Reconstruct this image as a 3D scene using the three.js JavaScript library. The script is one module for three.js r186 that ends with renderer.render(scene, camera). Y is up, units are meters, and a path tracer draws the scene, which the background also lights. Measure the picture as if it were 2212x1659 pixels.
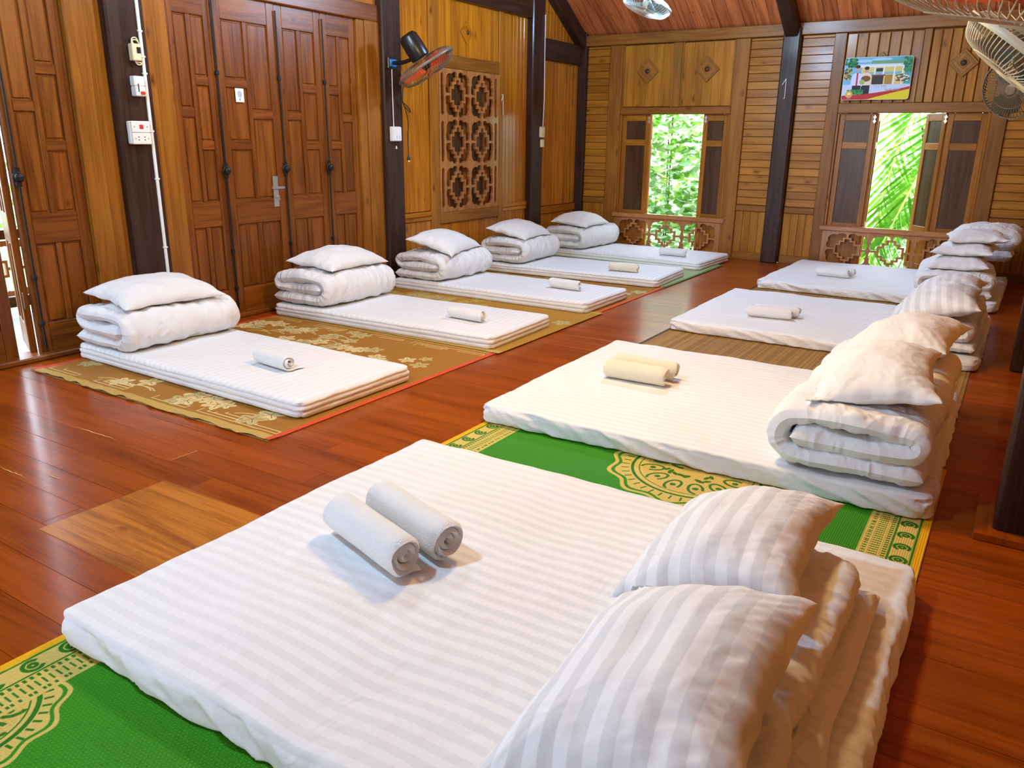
import * as THREE from 'three';
import { mergeGeometries, mergeVertices, toCreasedNormals } from 'three/addons/utils/BufferGeometryUtils.js';
import { RectAreaLightUniformsLib } from 'three/addons/lights/RectAreaLightUniformsLib.js';
import { createNoise2D, createNoise3D } from 'simplex-noise';

// ------------------------------------------------------------------ camera, sky, sun, exposure
const scene = new THREE.Scene();
const FOCAL = 1702;                                   // pixels, for the 2212 x 1659 frame
const camera = new THREE.PerspectiveCamera(2 * Math.atan(1659 / 2 / FOCAL) * 180 / Math.PI, 2212 / 1659, 0.05, 200);
camera.position.set(0, 1.33, 0);
camera.rotation.order = 'YXZ';
camera.rotation.set(-0.301568, 0.562525, 0.0122033);
scene.background = new THREE.Color().setRGB(0.8, 0.95, 1.15);
scene.backgroundIntensity = 5;
const sun = new THREE.DirectionalLight(new THREE.Color().setRGB(1, 0.95, 0.86), 2.4);
sun.position.set(12, 18, -13); sun.target.position.set(-2, 0, -10);
sun.castShadow = true; sun.shadow.camera.left = -14; sun.shadow.camera.right = 14; sun.shadow.camera.top = 14; sun.shadow.camera.bottom = -14; sun.shadow.camera.far = 60; sun.shadow.mapSize.set(2048, 2048);
scene.add(sun, sun.target);
const renderer = new THREE.WebGLRenderer({ antialias: true });
renderer.toneMapping = THREE.LinearToneMapping;
renderer.toneMappingExposure = 2.2;
renderer.shadowMap.enabled = true;
RectAreaLightUniformsLib.init();
// power of the ceiling lamps (used by the lamp builder further down)
const LAMP_COOL = 7.6, LAMP_WARM = 5.2, LAMP_FAR = 6, LAMP_SIDE = 3.2;

// ------------------------------------------------------------------ helpers
function rng(seed) { let a = seed >>> 0; return () => { a = (a + 0x6D2B79F5) | 0; let t = Math.imul(a ^ (a >>> 15), 1 | a); t = (t + Math.imul(t ^ (t >>> 7), 61 | t)) ^ t; return ((t ^ (t >>> 14)) >>> 0) / 4294967296; }; }
const rnd = rng(7);
const rr = (a, b) => a + (b - a) * rnd();
const n2 = createNoise2D(rng(11)), n3 = createNoise3D(rng(12));
const lerp = (a, b, t) => a + (b - a) * t, clamp = (x, a, b) => Math.min(b, Math.max(a, x));
const sstep = (a, b, x) => { const t = clamp((x - a) / (b - a), 0, 1); return t * t * (3 - 2 * t); };
const used = new Map();
function numbered(name) { const k = used.get(name) || 0; used.set(name, k + 1); return k ? name + '_' + String(k).padStart(3, '0') : name; }
const C = (r, g, b) => new THREE.Color().setRGB(r, g, b);
const S = (r, g, b) => new THREE.Color().setRGB(r / 255, g / 255, b / 255, THREE.SRGBColorSpace);
function mesh(name, geo, mat, parent) {
  const m = new THREE.Mesh(geo, mat); m.castShadow = m.receiveShadow = true;
  if (parent) { m.name = name; parent.add(m); } else { m.name = numbered(name); scene.add(m); }
  return m;
}
function group(name, parent) { const g = new THREE.Group(); if (parent) { g.name = name; parent.add(g); } else { g.name = numbered(name); scene.add(g); } return g; }
function tag(o, label, category, grp) { o.userData.label = label; o.userData.category = category; if (grp) o.userData.group = grp; return o; }
function structure(name, label) { const g = group(name); g.userData.kind = 'structure'; if (label) g.userData.label = label; return g; }

// chamfered box, uv in metres with v along the grain
function cbox(sx, sy, sz, e = 0.003, grain = 'y', off = null) {
  const h = [sx / 2, sy / 2, sz / 2]; e = Math.min(e, h[0] * 0.9, h[1] * 0.9, h[2] * 0.9);
  const gi = 'xyz'.indexOf(grain); off = off || [rnd() * 3, rnd() * 3];
  const pos = [], nor = [], uv = [];
  const V = (s, ax) => s.map((k, i) => k * (i === ax ? h[i] : h[i] - e));
  const poly = (pts, ax) => {
    const a = new THREE.Vector3(...pts[0]), b = new THREE.Vector3(...pts[1]), c = new THREE.Vector3(...pts[2]);
    const n = b.clone().sub(a).cross(c.clone().sub(a)).normalize();
    const cen = pts.reduce((t, p) => t.add(new THREE.Vector3(...p)), new THREE.Vector3());
    if (n.dot(cen) < 0) { pts.reverse(); n.negate(); }
    const [p, q] = [0, 1, 2].filter((i) => i !== ax); const [ui, vi] = p === gi ? [q, p] : [p, q];
    for (let k = 1; k < pts.length - 1; k++) for (const P of [pts[0], pts[k], pts[k + 1]]) { pos.push(...P); nor.push(n.x, n.y, n.z); uv.push(P[ui] + off[0] + ax * 0.37, P[vi] + off[1]); }
  };
  for (let ax = 0; ax < 3; ax++) for (const s of [-1, 1]) {
    const [p, q] = [0, 1, 2].filter((i) => i !== ax);
    const mk = (a, b) => { const v = [0, 0, 0]; v[ax] = s; v[p] = a; v[q] = b; return V(v, ax); };
    poly([mk(-1, -1), mk(1, -1), mk(1, 1), mk(-1, 1)], ax);
  }
  if (e > 0) {
    for (let ax = 0; ax < 3; ax++) { // edges parallel to ax
      const [p, q] = [0, 1, 2].filter((i) => i !== ax);
      for (const a of [-1, 1]) for (const b of [-1, 1]) {
        const mk = (t, w) => { const v = [0, 0, 0]; v[ax] = t; v[p] = a; v[q] = b; return V(v, w); };
        poly([mk(-1, p), mk(1, p), mk(1, q), mk(-1, q)], p);
      }
    }
    for (const a of [-1, 1]) for (const b of [-1, 1]) for (const c of [-1, 1]) poly([V([a, b, c], 0), V([a, b, c], 1), V([a, b, c], 2)], 0);
  }
  const g = new THREE.BufferGeometry();
  g.setAttribute('position', new THREE.Float32BufferAttribute(pos, 3)); g.setAttribute('normal', new THREE.Float32BufferAttribute(nor, 3)); g.setAttribute('uv', new THREE.Float32BufferAttribute(uv, 2));
  return g;
}
function box(name, x0, x1, y0, y1, z0, z1, mat, parent, o = {}) {
  const m = mesh(name, cbox(x1 - x0, y1 - y0, z1 - z0, o.e ?? 0.003, o.grain ?? 'y'), Array.isArray(mat) ? mat[Math.floor(rnd() * mat.length)] : mat, parent);
  m.position.set((x0 + x1) / 2, (y0 + y1) / 2, (z0 + z1) / 2); return m;
}
function tubeG(pts, r, seg = 16, rad = 6, closed = false) { return new THREE.TubeGeometry(new THREE.CatmullRomCurve3(pts.map((p) => p.isVector3 ? p : new THREE.Vector3(...p)), closed, 'catmullrom', 0.5), seg, r, rad, closed); }
function lathe(pts, seg = 32) { return new THREE.LatheGeometry(pts.map((p) => new THREE.Vector2(...p)), seg); }
const moved = (g, x, y, z) => g.translate(x, y, z);
function merged(list) { return mergeGeometries(list.map((g) => { const k = g.index ? g.toNonIndexed() : g; for (const n of Object.keys(k.attributes)) if (!['position', 'normal', 'uv'].includes(n)) k.deleteAttribute(n); return k; })); }
// periodic value noise for textures
function tileNoise(seed, px, py) { const r = rng(seed), t = Float32Array.from({ length: px * py }, () => r()); const at = (x, y) => t[((y % py) + py) % py * px + ((x % px) + px) % px]; return (x, y) => { const i = Math.floor(x), j = Math.floor(y); let u = x - i, v = y - j; u = u * u * (3 - 2 * u); v = v * v * (3 - 2 * v); return lerp(lerp(at(i, j), at(i + 1, j), u), lerp(at(i, j + 1), at(i + 1, j + 1), u), v); }; }
function dataTex(w, h, fn, srgb, wm, hm) {
  const d = new Uint8Array(w * h * 4);
  for (let y = 0; y < h; y++) for (let x = 0; x < w; x++) { const c = fn(x / w, y / h), k = (y * w + x) * 4; for (let i = 0; i < 3; i++) d[k + i] = clamp(Math.round((Array.isArray(c) ? c[i] : c) * 255), 0, 255); d[k + 3] = 255; }
  const t = new THREE.DataTexture(d, w, h); t.wrapS = t.wrapT = THREE.RepeatWrapping; t.magFilter = THREE.LinearFilter; t.minFilter = THREE.LinearMipmapLinearFilter; t.generateMipmaps = true;
  if (srgb) t.colorSpace = THREE.SRGBColorSpace; if (wm) t.repeat.set(1 / wm, 1 / hm); t.needsUpdate = true; return t;
}
// wood: streaks along v. The tile is 0.5 m across the grain and 1.6 m along it
function woodTex(seed, contrast, knots) {
  const a = tileNoise(seed, 10, 4), b = tileNoise(seed + 1, 36, 6), c = tileNoise(seed + 2, 150, 12), d = tileNoise(seed + 3, 6, 3), e = tileNoise(seed + 4, 256, 60);
  const r = rng(seed + 9), kn = Array.from({ length: knots }, () => [r(), r(), 0.012 + 0.018 * r()]);
  return dataTex(512, 1024, (u, v) => {
    let warp = (d(u * 6, v * 3) - 0.5) * 0.9, dark = 0;
    for (const [ku, kv, kr] of kn) { const du = (u - ku) * 0.5, dv = (v - kv) * 1.6, q = Math.hypot(du, dv * 0.5) / kr; if (q < 3) { warp += Math.exp(-q * q) * 0.6; dark += q < 1 ? 0.3 * (1 - q) : 0; } }
    const g = 0.34 * a(u * 10 + warp, v * 4) + 0.3 * b(u * 36 + warp * 3, v * 6) + 0.22 * c(u * 150 + warp * 8, v * 12) + 0.14 * e(u * 256, v * 60);
    const t = clamp(1 - contrast * (0.62 - g) * 1.6 - dark, 0.15, 1);
    return [Math.pow(t, 0.8), t, Math.pow(t, 1.25)];
  }, true, 0.5, 1.6);
}
const woodA = woodTex(101, 0.36, 3), woodB = woodTex(202, 0.55, 2), woodC = woodTex(303, 0.45, 0), woodF = woodTex(404, 0.38, 0);
const grainBump = (() => { const c = tileNoise(41, 160, 10), b = tileNoise(42, 40, 8); return dataTex(512, 512, (u, v) => 0.6 * c(u * 160, v * 10) + 0.4 * b(u * 40, v * 8), false, 0.5, 1.6); })();
const floorBump = (() => { const c = tileNoise(43, 30, 5), b = tileNoise(44, 90, 8); return dataTex(512, 512, (u, v) => 0.7 * c(u * 30, v * 5) + 0.3 * b(u * 90, v * 8), false, 0.8, 2.2); })();
function wood(color, map, rough = 0.38, o = {}) { return new THREE.MeshPhysicalMaterial({ color, map, roughness: rough, bumpMap: o.bump ?? grainBump, bumpScale: o.bs ?? 0.0006, specularIntensity: o.spec ?? 0.3, clearcoat: o.coat ?? 0.25, clearcoatRoughness: o.cr ?? 0.2 }); }
const tones = (base, map, rough, spread, n, o) => Array.from({ length: n }, (_, i) => { const k = 1 + spread * ((i / (n - 1)) * 2 - 1), c = base.clone().multiplyScalar(k); c.g *= 1 + 0.05 * ((i * 7 % 5) / 4 - 0.5); return wood(c, map, rough, o); });

const M = {
  slat: tones(C(0.4, 0.155, 0.014), woodA, 0.42, 0.12, 5, { coat: 0.2, cr: 0.22 }),
  post: tones(C(0.28, 0.108, 0.016), woodA, 0.42, 0.1, 3, { coat: 0.2, cr: 0.25 }),
  board: tones(C(0.5, 0.175, 0.008), woodA, 0.36, 0.12, 5, { coat: 0.55, cr: 0.12 }),
  door: tones(C(0.23, 0.067, 0.007), woodB, 0.34, 0.15, 4, { coat: 0.3, cr: 0.3 }),
  jamb: tones(C(0.36, 0.132, 0.013), woodA, 0.38, 0.1, 3),
  pillar: tones(C(0.048, 0.022, 0.016), woodB, 0.4, 0.1, 3, { coat: 0.25 }),
  floor: tones(C(0.33, 0.066, 0.004), woodF, 0.34, 0.12, 7, { bump: floorBump, bs: 0.0009, coat: 0.36, cr: 0.16, spec: 0.12 }),
  hatch: wood(C(0.5, 0.17, 0.016), woodB, 0.35, { bump: floorBump, bs: 0.001 }),
  ceil: tones(C(0.56, 0.165, 0.055), woodB, 0.5, 0.16, 5, { coat: 0.1 }),
  lattice: wood(C(0.45, 0.18, 0.055), woodC, 0.4, { coat: 0.7, cr: 0.15 }),
  panelDark: wood(C(0.085, 0.036, 0.014), woodB, 0.4),
  white: new THREE.MeshPhysicalMaterial({ color: C(0.8, 0.8, 0.77), roughness: 0.35 }),
  cream: new THREE.MeshPhysicalMaterial({ color: C(0.75, 0.66, 0.42), roughness: 0.4 }),
  black: new THREE.MeshPhysicalMaterial({ color: C(0.012, 0.013, 0.014), roughness: 0.3 }),
  iron: new THREE.MeshPhysicalMaterial({ color: C(0.02, 0.02, 0.02), roughness: 0.4, metalness: 0.6 }),
  steel: new THREE.MeshPhysicalMaterial({ color: C(0.6, 0.6, 0.58), roughness: 0.3, metalness: 0.9 }),
  red: new THREE.MeshPhysicalMaterial({ color: C(0.6, 0.03, 0.02), roughness: 0.4 }),
  grey: new THREE.MeshPhysicalMaterial({ color: C(0.2, 0.2, 0.2), roughness: 0.5 }),
};
console.log('materials');

// ------------------------------------------------------------------ room measures
const XL = -4.95, ZB = -9.35, XR = 0.36, ZF = 3.2, EAVE = 2.54, SLOPE = 0.6, RIDGE = (ZB + ZF) / 2;
const roofY = (z) => EAVE + SLOPE * (z < RIDGE ? z - ZB : ZF - z);

// floor boards, laid along x
{
  const f = structure('floor', 'glossy red-brown wooden plank floor');
  box('subfloor', XL - 0.1, XR + 0.1, -0.14, -0.03, ZB - 0.1, ZF + 0.1, M.pillar[0], f, { e: 0 });
  const w = 0.15; let row = 0;
  for (let z = ZB; z < ZF - 0.01; z += w, row++) {
    const n = 2 + (row % 2); let x = XL;
    for (let k = 0; k < n; k++) {
      const x1 = k === n - 1 ? XR : XL + (XR - XL) * (k + 1) / n + rr(-0.45, 0.45);
      box('floor_board', x + 0.0006, x1 - 0.0006, -0.03, rr(-0.0006, 0), z + 0.0006, Math.min(z + w, ZF) - 0.0006, M.floor, f, { grain: 'x', e: 0.0006 });
      x = x1;
    }
  }
  box('floor_hatch', -2.73, -2.11, -0.02, 0.0016, -1.72, -1.22, M.hatch, f, { grain: 'x', e: 0.0012 });
  const worn = new THREE.MeshStandardMaterial({ color: C(0.75, 0.42, 0.16), roughness: 0.8 });
  for (const [x0, z0, x1, z1, t] of [[-3.62, -1.86, -3.3, -1.87, 0.007], [-3.42, -1.42, -3.2, -1.425, 0.006], [-3.19, -1.49, -3.08, -1.492, 0.005]]) {
    const pts = [], n = 14; for (let i = 0; i <= n; i++) { const s = i / n; pts.push([lerp(x0, x1, s), lerp(z0, z1, s) + 0.004 * n2(i * 0.9, x0 * 9), t * (0.35 + 0.65 * Math.abs(n2(i * 1.7, z0 * 5))) * Math.sin(Math.PI * clamp(s, 0.04, 0.96))]); }
    const sh = new THREE.Shape(); pts.forEach((p, i) => i ? sh.lineTo(p[0], -p[1] + p[2] / 2) : sh.moveTo(p[0], -p[1] + p[2] / 2)); pts.reverse().forEach((p) => sh.lineTo(p[0], -p[1] - p[2] / 2));
    const m = mesh('worn_edge', new THREE.ExtrudeGeometry(sh, { depth: 0.0006, bevelEnabled: false }), worn, f); m.rotation.x = -Math.PI / 2; m.position.y = 0.0012;
    m.userData.label = 'pale worn edge of a floor board';
  }
}

// carved lattice: rows x cols of cells, each with a stepped diamond and four lobed petals
function latticeGeo(cols, rows, cw, ch, mx, my, depth, slots) {
  const W = cols * cw + 2 * mx, H = rows * ch + 2 * my, sh = new THREE.Shape();
  sh.moveTo(-W / 2, -H / 2); sh.lineTo(W / 2, -H / 2); sh.lineTo(W / 2, H / 2); sh.lineTo(-W / 2, H / 2); sh.closePath();
  const hole = (pts) => { const p = new THREE.Path(); pts.forEach((q, i) => i ? p.lineTo(q[0], q[1]) : p.moveTo(q[0], q[1])); p.closePath(); sh.holes.push(p); };
  const inner = [[0.12, 0.62], [0.12, 0.44], [0.31, 0.44], [0.31, 0.24], [0.51, 0.24], [0.51, 0]];
  for (let i = 0; i < cols; i++) for (let j = 0; j < rows; j++) {
    const cx = (i - (cols - 1) / 2) * cw, cy = (j - (rows - 1) / 2) * ch, a = cw / 2, b = ch / 2;
    const q = inner.slice(0, 5), loop = [];
    q.forEach(([u, v]) => loop.push([u, v])); [...q].reverse().forEach(([u, v]) => loop.push([u, -v])); q.forEach(([u, v]) => loop.push([-u, -v])); [...q].reverse().forEach(([u, v]) => loop.push([-u, v]));
    hole(loop.map(([u, v]) => [cx + u * a, cy + v * b]));
    const petal = [[0.045, 0.7], [0.2, 0.7], [0.2, 0.52], [0.385, 0.52], [0.385, 0.32], [0.585, 0.32], [0.585, 0.045], [0.88, 0.045], [0.945, 0.12], [0.965, 0.25], [0.95, 0.38], [0.89, 0.46], [0.92, 0.56], [0.9, 0.7], [0.82, 0.8], [0.7, 0.87], [0.56, 0.885], [0.47, 0.86], [0.4, 0.92], [0.29, 0.965], [0.17, 0.955], [0.085, 0.91], [0.045, 0.84]];
    for (const sx of [-1, 1]) for (const sy of [-1, 1]) hole(petal.map(([u, v]) => [cx + sx * u * a, cy + sy * v * b]));
  }
  if (slots) for (const s of [-1, 1]) for (let j = 0; j < rows; j++) { const cy = (j - (rows - 1) / 2) * ch, x = s * (W / 2 - mx * 0.55), t = mx * 0.27, h = ch * 0.46; hole([[x - t, cy - h + t], [x, cy - h], [x + t, cy - h + t], [x + t, cy + h - t], [x, cy + h], [x - t, cy + h - t]]); }
  return new THREE.ExtrudeGeometry(sh, { depth, bevelEnabled: true, bevelSize: 0.003, bevelThickness: 0.003, bevelSegments: 1 });
}
function diamond(parent, x, y, s, mat, z = 0.012, knob = true) {
  const g = group('diamond_ornament', parent); g.position.set(x, y, z);
  for (const [n, q, t, e] of [['base_tile', 1, 0.014, 0.005], ['frame_tile', 0.8, 0.02, 0.006], ['center_tile', 0.46, 0.028, 0.007]]) mesh(n, cbox(s * q, s * q, t, e), mat, g).rotation.z = Math.PI / 4;
  if (knob) { const b = mesh('boss', lathe([[0, 0.014], [s * 0.08, 0.012], [s * 0.15, 0.002], [s * 0.15, -0.004]], 16), M.panelDark, g); b.rotation.x = Math.PI / 2; b.position.z = 0.014; }
}

// ------------------------------------------------------------------ back wall
const wb = structure('wall_back', 'honey-coloured timber wall of horizontal boards and posts'); wb.position.z = ZB;
const W1 = [-4.36, -2.99], W2 = [-1.83, -0.41], SILL = 0.46, HEAD = 1.63;
{
  // sheathing behind the boards
  for (const [x0, x1, y0, y1] of [[XL - 0.1, W1[0], 0, 2.75], [W1[1], W2[0], 0, 2.75], [W2[1], XR + 0.1, 0, 2.75], [W1[0], W1[1], HEAD + 0.02, 2.75], [W2[0], W2[1], HEAD + 0.02, 2.75]]) box('sheathing_board', x0, x1, y0, y1, -0.07, -0.025, M.post[0], wb, { e: 0, grain: 'x' });
  // sections of lapped horizontal boards over a panel of upright boards
  const sections = [[-4.84, -4.53], [-2.83, -2.47], [-2.28, -1.95], [-0.27, XR]];
  for (const [x0, x1] of sections) {
    let y = 0.635; const H = 0.0835; while (y < 2.40) { const m = box('wall_slat', x0 + 0.002, x1 - 0.002, y, Math.min(y + H - 0.004, 2.415), -0.022, -0.002, M.slat, wb, { grain: 'x', e: 0.003 }); m.rotation.x = -0.085; y += H; }
    box('panel_rail', x0, x1, 0.56, 0.63, -0.02, 0.012, M.post, wb, { grain: 'x', e: 0.006 });
    const n = Math.round((x1 - x0) / 0.088); for (let k = 0; k < n; k++) box('panel_board', x0 + (x1 - x0) * k / n + 0.001, x0 + (x1 - x0) * (k + 1) / n - 0.001, 0.09, 0.56, -0.022, -0.003, M.slat, wb, { e: 0.003 });
    box('base_rail', x0, x1, 0.0, 0.09, -0.02, 0.008, M.post, wb, { grain: 'x' });
  }
  for (const [x0, x1] of [[-4.53, -4.36], [-2.99, -2.83], [-1.95, -1.83], [-0.41, -0.27]]) box('wall_post', x0, x1, 0, 2.42, -0.05, 0.025, M.post, wb, { e: 0.006 });
  box('wall_plate', XL, XR, 2.42, 2.54, -0.08, 0.05, M.post[1], wb, { grain: 'x', e: 0.006 });
  // over window 1: two flat panels with a middle stile; over window 2: upright boards
  const [a, b] = W1, mid = -3.66;
  box('lintel_rail', a, b, HEAD, 1.71, -0.04, 0.03, M.post, wb, { grain: 'x', e: 0.006 });
  box('middle_stile', mid - 0.045, mid + 0.045, 1.71, 2.42, -0.04, 0.02, M.post, wb, { e: 0.006 });
  for (const [p, q] of [[a, mid - 0.045], [mid + 0.045, b]]) {
    const n = 5; for (let k = 0; k < n; k++) box('panel_board', p + 0.02 + (q - p - 0.04) * k / n + 0.0004, p + 0.02 + (q - p - 0.04) * (k + 1) / n - 0.0004, 1.72, 2.41, -0.02, -0.004, M.slat, wb, { e: 0.0015 });
    for (const x of [p, q - 0.022]) box('panel_stop', x, x + 0.022, 1.71, 2.42, -0.02, 0.008, M.post, wb);
    diamond(wb, (p + q) / 2, 2.115, 0.2, M.post[2]);
  }
  const mid2 = -1.07; box('lintel_rail', W2[0], W2[1], HEAD, 1.73, -0.04, 0.035, M.post, wb, { grain: 'x', e: 0.006 });
  box('middle_stile', mid2 - 0.035, mid2 + 0.035, 1.73, 2.42, -0.04, 0.024, M.post, wb, { e: 0.006 });
  for (const [p, q] of [[W2[0], mid2 - 0.035], [mid2 + 0.035, W2[1]]]) {
    const n = 7; for (let k = 0; k < n; k++) { const m = box('panel_board', p + (q - p) * k / n + 0.004, p + (q - p) * (k + 1) / n - 0.004, 1.73, 2.41, -0.02, -0.002, M.slat, wb, { e: 0.005 }); m.rotation.y = rr(-0.05, 0.05); m.rotation.x = rr(-0.02, 0.01); }
    diamond(wb, (p + q) / 2, 2.09, 0.19, M.post[2]);
  }
}
// windows: shutters, sill rail, carved balustrade
function shutter(parent, w, x, z, turn, hingeLeft) {
  const g = group('shutter', parent), H = HEAD - 0.045, s = 0.055; g.position.set(x, 0.045, z); g.rotation.y = turn;
  const o = hingeLeft ? 0 : -w, P = (n, x0, x1, y0, y1, z0, z1, m, gr) => box(n, o + x0, o + x1, y0, y1, z0, z1, m, g, { grain: gr, e: 0.004 });
  P('stile', 0, s, 0, H, -0.016, 0.016, M.jamb, 'y'); P('stile', w - s, w, 0, H, -0.016, 0.016, M.jamb, 'y');
  for (const [y0, y1] of [[0, 0.06], [0.37, 0.45], [H - 0.36, H - 0.29], [H - 0.075, H]]) P('rail', s, w - s, y0, y1, -0.016, 0.016, M.jamb, 'x');
  P('panel', s - 0.004, w - s + 0.004, 0.055, 0.375, -0.006, 0.004, M.jamb, 'y'); P('panel', s - 0.004, w - s + 0.004, 0.445, H - 0.355, -0.006, 0.004, M.panelDark, 'y'); P('panel', s - 0.004, w - s + 0.004, H - 0.295, H - 0.07, -0.006, 0.004, M.panelDark, 'y');
  return g;
}
function windowUnit(name, label, [a, b], z, leaves) {
  const g = structure(name, label); g.position.z = z;
  box('window_sill', a - 0.04, b + 0.04, SILL - 0.055, SILL, -0.03, 0.05, M.lattice, g, { grain: 'x', e: 0.008 });
  const W = b - a, geo = latticeGeo(3, 1, (W - 0.09) / 3, 0.36, 0.045, 0.012, 0.026, false);
  const l = mesh('carved_balustrade', geo, M.lattice, g); l.position.set((a + b) / 2, 0.212, -0.004); l.userData.label = 'carved balustrade of stepped diamonds and petals';
  box('bottom_rail', a, b, 0, 0.04, -0.03, 0.03, M.lattice, g, { grain: 'x' });
  for (const x of [a, b - 0.022]) box('jamb', x, x + 0.022, SILL, HEAD, -0.05, 0.01, M.jamb, g);
  for (const [w, x, turn, hl] of leaves) shutter(g, w, x, -0.035, turn, hl);
  return g;
}
{
  const g1 = windowUnit('window_1', 'window with open shutters onto a leafy bush', W1, ZB, [[0.36, -4.338, 0, true], [0.33, -3.975, 1.93, true], [0.3, -3.012, 0, false], [0.33, -3.29, -1.4, false]]);
  const g2 = windowUnit('window_2', 'window with open shutters onto palm fronds', W2, ZB, [[0.36, -1.808, 0, true], [0.34, -1.44, 1.66, true], [0.35, -0.432, 0, false], [0.34, -0.79, -0.92, false]]);
  for (const [g, xs] of [[g1, [-3.99, -3.275]], [g2, [-1.46, -0.8]]]) for (const x of xs) { const m = mesh('shutter_bolt', merged([cbox(0.012, 0.085, 0.012, 0.002), moved(cbox(0.03, 0.02, 0.008, 0.002), 0, 0.02, 0), moved(cbox(0.03, 0.02, 0.008, 0.002), 0, -0.02, 0)]), M.steel, g); m.position.set(x, HEAD - 0.06, -0.008); m.userData.label = 'small steel shutter bolt'; }
}

// ------------------------------------------------------------------ left wall: local x runs away from the camera (x = -z), local z points into the room
const wl = structure('wall_left', 'orange-brown timber wall with upright boards'); wl.position.x = XL; wl.rotation.y = Math.PI / 2;
{
  // upper gable boarding and the parts between the pillars
  const sh = new THREE.Shape(); const top = (s) => roofY(-s) + 0.1; sh.moveTo(-ZF, 2.7); sh.lineTo(-ZB, 2.7); sh.lineTo(-ZB, top(-ZB)); sh.lineTo(-RIDGE, top(-RIDGE)); sh.lineTo(-ZF, top(-ZF)); sh.closePath();
  const gm = mesh('gable_boarding', new THREE.ExtrudeGeometry(sh, { depth: 0.04, bevelEnabled: false }), M.board[2], wl); gm.position.z = -0.06;
  for (const [s0, s1, y0, y1] of [[-ZF, 2.28, 0, 2.75], [2.28, 2.84, 2.27, 2.75], [2.84, 3.54, 0, 2.75], [3.54, 5.33, 2.27, 2.75], [5.33, 5.83, 0, 2.75], [5.83, 8.1, 0, 2.75], [8.1, 9.45, 0, 2.75]]) box('sheathing_board', s0, s1, y0, y1, -0.1, -0.055, M.post[0], wl, { e: 0 });
  // near opening: closed leaf is built with the door; lintels and jambs here
  box('lintel', 1.4, 3.08, 2.27, 2.40, -0.05, 0.03, M.jamb, wl, { grain: 'x', e: 0.006 }); box('near_boarding', -ZF, 1.44, 0, 2.4, -0.05, -0.005, M.board[1], wl, { e: 0.003 });
  box('lintel', 3.33, 5.6, 2.27, 2.40, -0.05, 0.03, M.door[1], wl, { grain: 'x', e: 0.006 });
  box('upper_board', 3.33, 5.6, 2.40, 2.70, -0.05, 0.0, M.board[1], wl, { grain: 'x' });
  box('upper_board', -ZF, 3.08, 2.40, 2.70, -0.05, 0.0, M.board[3], wl, { grain: 'x' });
  box('door_jamb', 2.84, 2.97, 0.03, 2.27, -0.05, 0.03, M.jamb, wl, { e: 0.006 }); box('door_jamb', 2.97, 3.08, 0.03, 2.27, -0.05, 0.012, M.jamb, wl, { e: 0.006 });
  box('door_jamb', 3.33, 3.40, 0.03, 2.27, -0.05, 0.035, M.jamb, wl, { e: 0.006 }); box('door_jamb', 3.40, 3.53, 0.03, 2.27, -0.05, 0.02, M.jamb, wl, { e: 0.006 });
  box('door_jamb', 5.33, 5.42, 0.03, 2.27, -0.05, 0.015, M.jamb, wl, { e: 0.006 }); box('door_jamb', 5.42, 5.59, 0.03, 2.27, -0.05, 0.03, M.jamb, wl, { e: 0.006 });
  box('threshold', -2.3, 5.58, 0, 0.035, -0.12, 0.06, M.door[1], wl, { grain: 'x', e: 0.008 });
  // board wall between the second and third pillars
  const boards = (s0, s1, y0, y1, w = 0.078, z1 = 0) => { const n = Math.max(1, Math.round((s1 - s0) / w)); for (let k = 0; k < n; k++) box('wall_board', s0 + (s1 - s0) * k / n + 0.0015, s0 + (s1 - s0) * (k + 1) / n - 0.0015, y0, y1, -0.02, z1 + rr(-0.0015, 0), M.board, wl, { e: 0.004 }); };
  boards(5.83, 6.30, 0.64, 2.62); boards(6.44, 7.50, 2.10, 2.62); boards(7.58, 8.09, 0.62, 2.62);
  boards(5.83, 6.30, 0.08, 0.55); boards(6.44, 7.50, 0.08, 0.50); boards(7.58, 8.09, 0.08, 0.55);
  for (const [a, b] of [[5.83, 6.30], [7.58, 8.09]]) { box('panel_rail', a, b, 0.55, 0.59, -0.02, 0.016, M.board, wl, { grain: 'x', e: 0.004 }); box('panel_rail', a, b, 0.592, 0.635, -0.02, 0.024, M.board, wl, { grain: 'x', e: 0.004 }); }
  box('wall_post', 6.30, 6.44, 0, 2.62, -0.05, 0.018, M.jamb, wl, { e: 0.006 }); box('wall_post', 7.50, 7.58, 0, 2.62, -0.05, 0.018, M.jamb, wl, { e: 0.006 });
  box('screen_rail', 6.44, 7.50, 1.98, 2.10, -0.05, 0.02, M.post, wl, { grain: 'x', e: 0.005 }); box('screen_rail', 6.44, 7.50, 0.50, 0.61, -0.05, 0.02, M.post, wl, { grain: 'x', e: 0.005 });
  box('base_rail', 5.83, 8.09, 0, 0.08, -0.02, 0.015, M.post, wl, { grain: 'x' });
  const lt = mesh('carved_screen', latticeGeo(2, 3, 0.43, 0.446, 0.09, 0.012, 0.024, true), M.lattice, wl); lt.position.set(6.97, 1.295, -0.012); lt.userData.label = 'carved screen of six stepped diamonds with petals';
  { const n = 9; for (let k = 0; k < n; k++) box('shutter_board', 6.44 + 1.06 * k / n + 0.001, 6.44 + 1.06 * (k + 1) / n - 0.001, 0.61, 1.98, -0.052, -0.036, k % 3 === 1 ? M.door[3] : M.panelDark, wl); }
  diamond(wl, 6.92, 2.33, 0.15, M.board[0], 0.006);
  box('tie_beam', 5.83, 8.09, 2.60, 2.82, -0.05, 0.07, M.pillar, wl, { grain: 'x', e: 0.008 });
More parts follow.
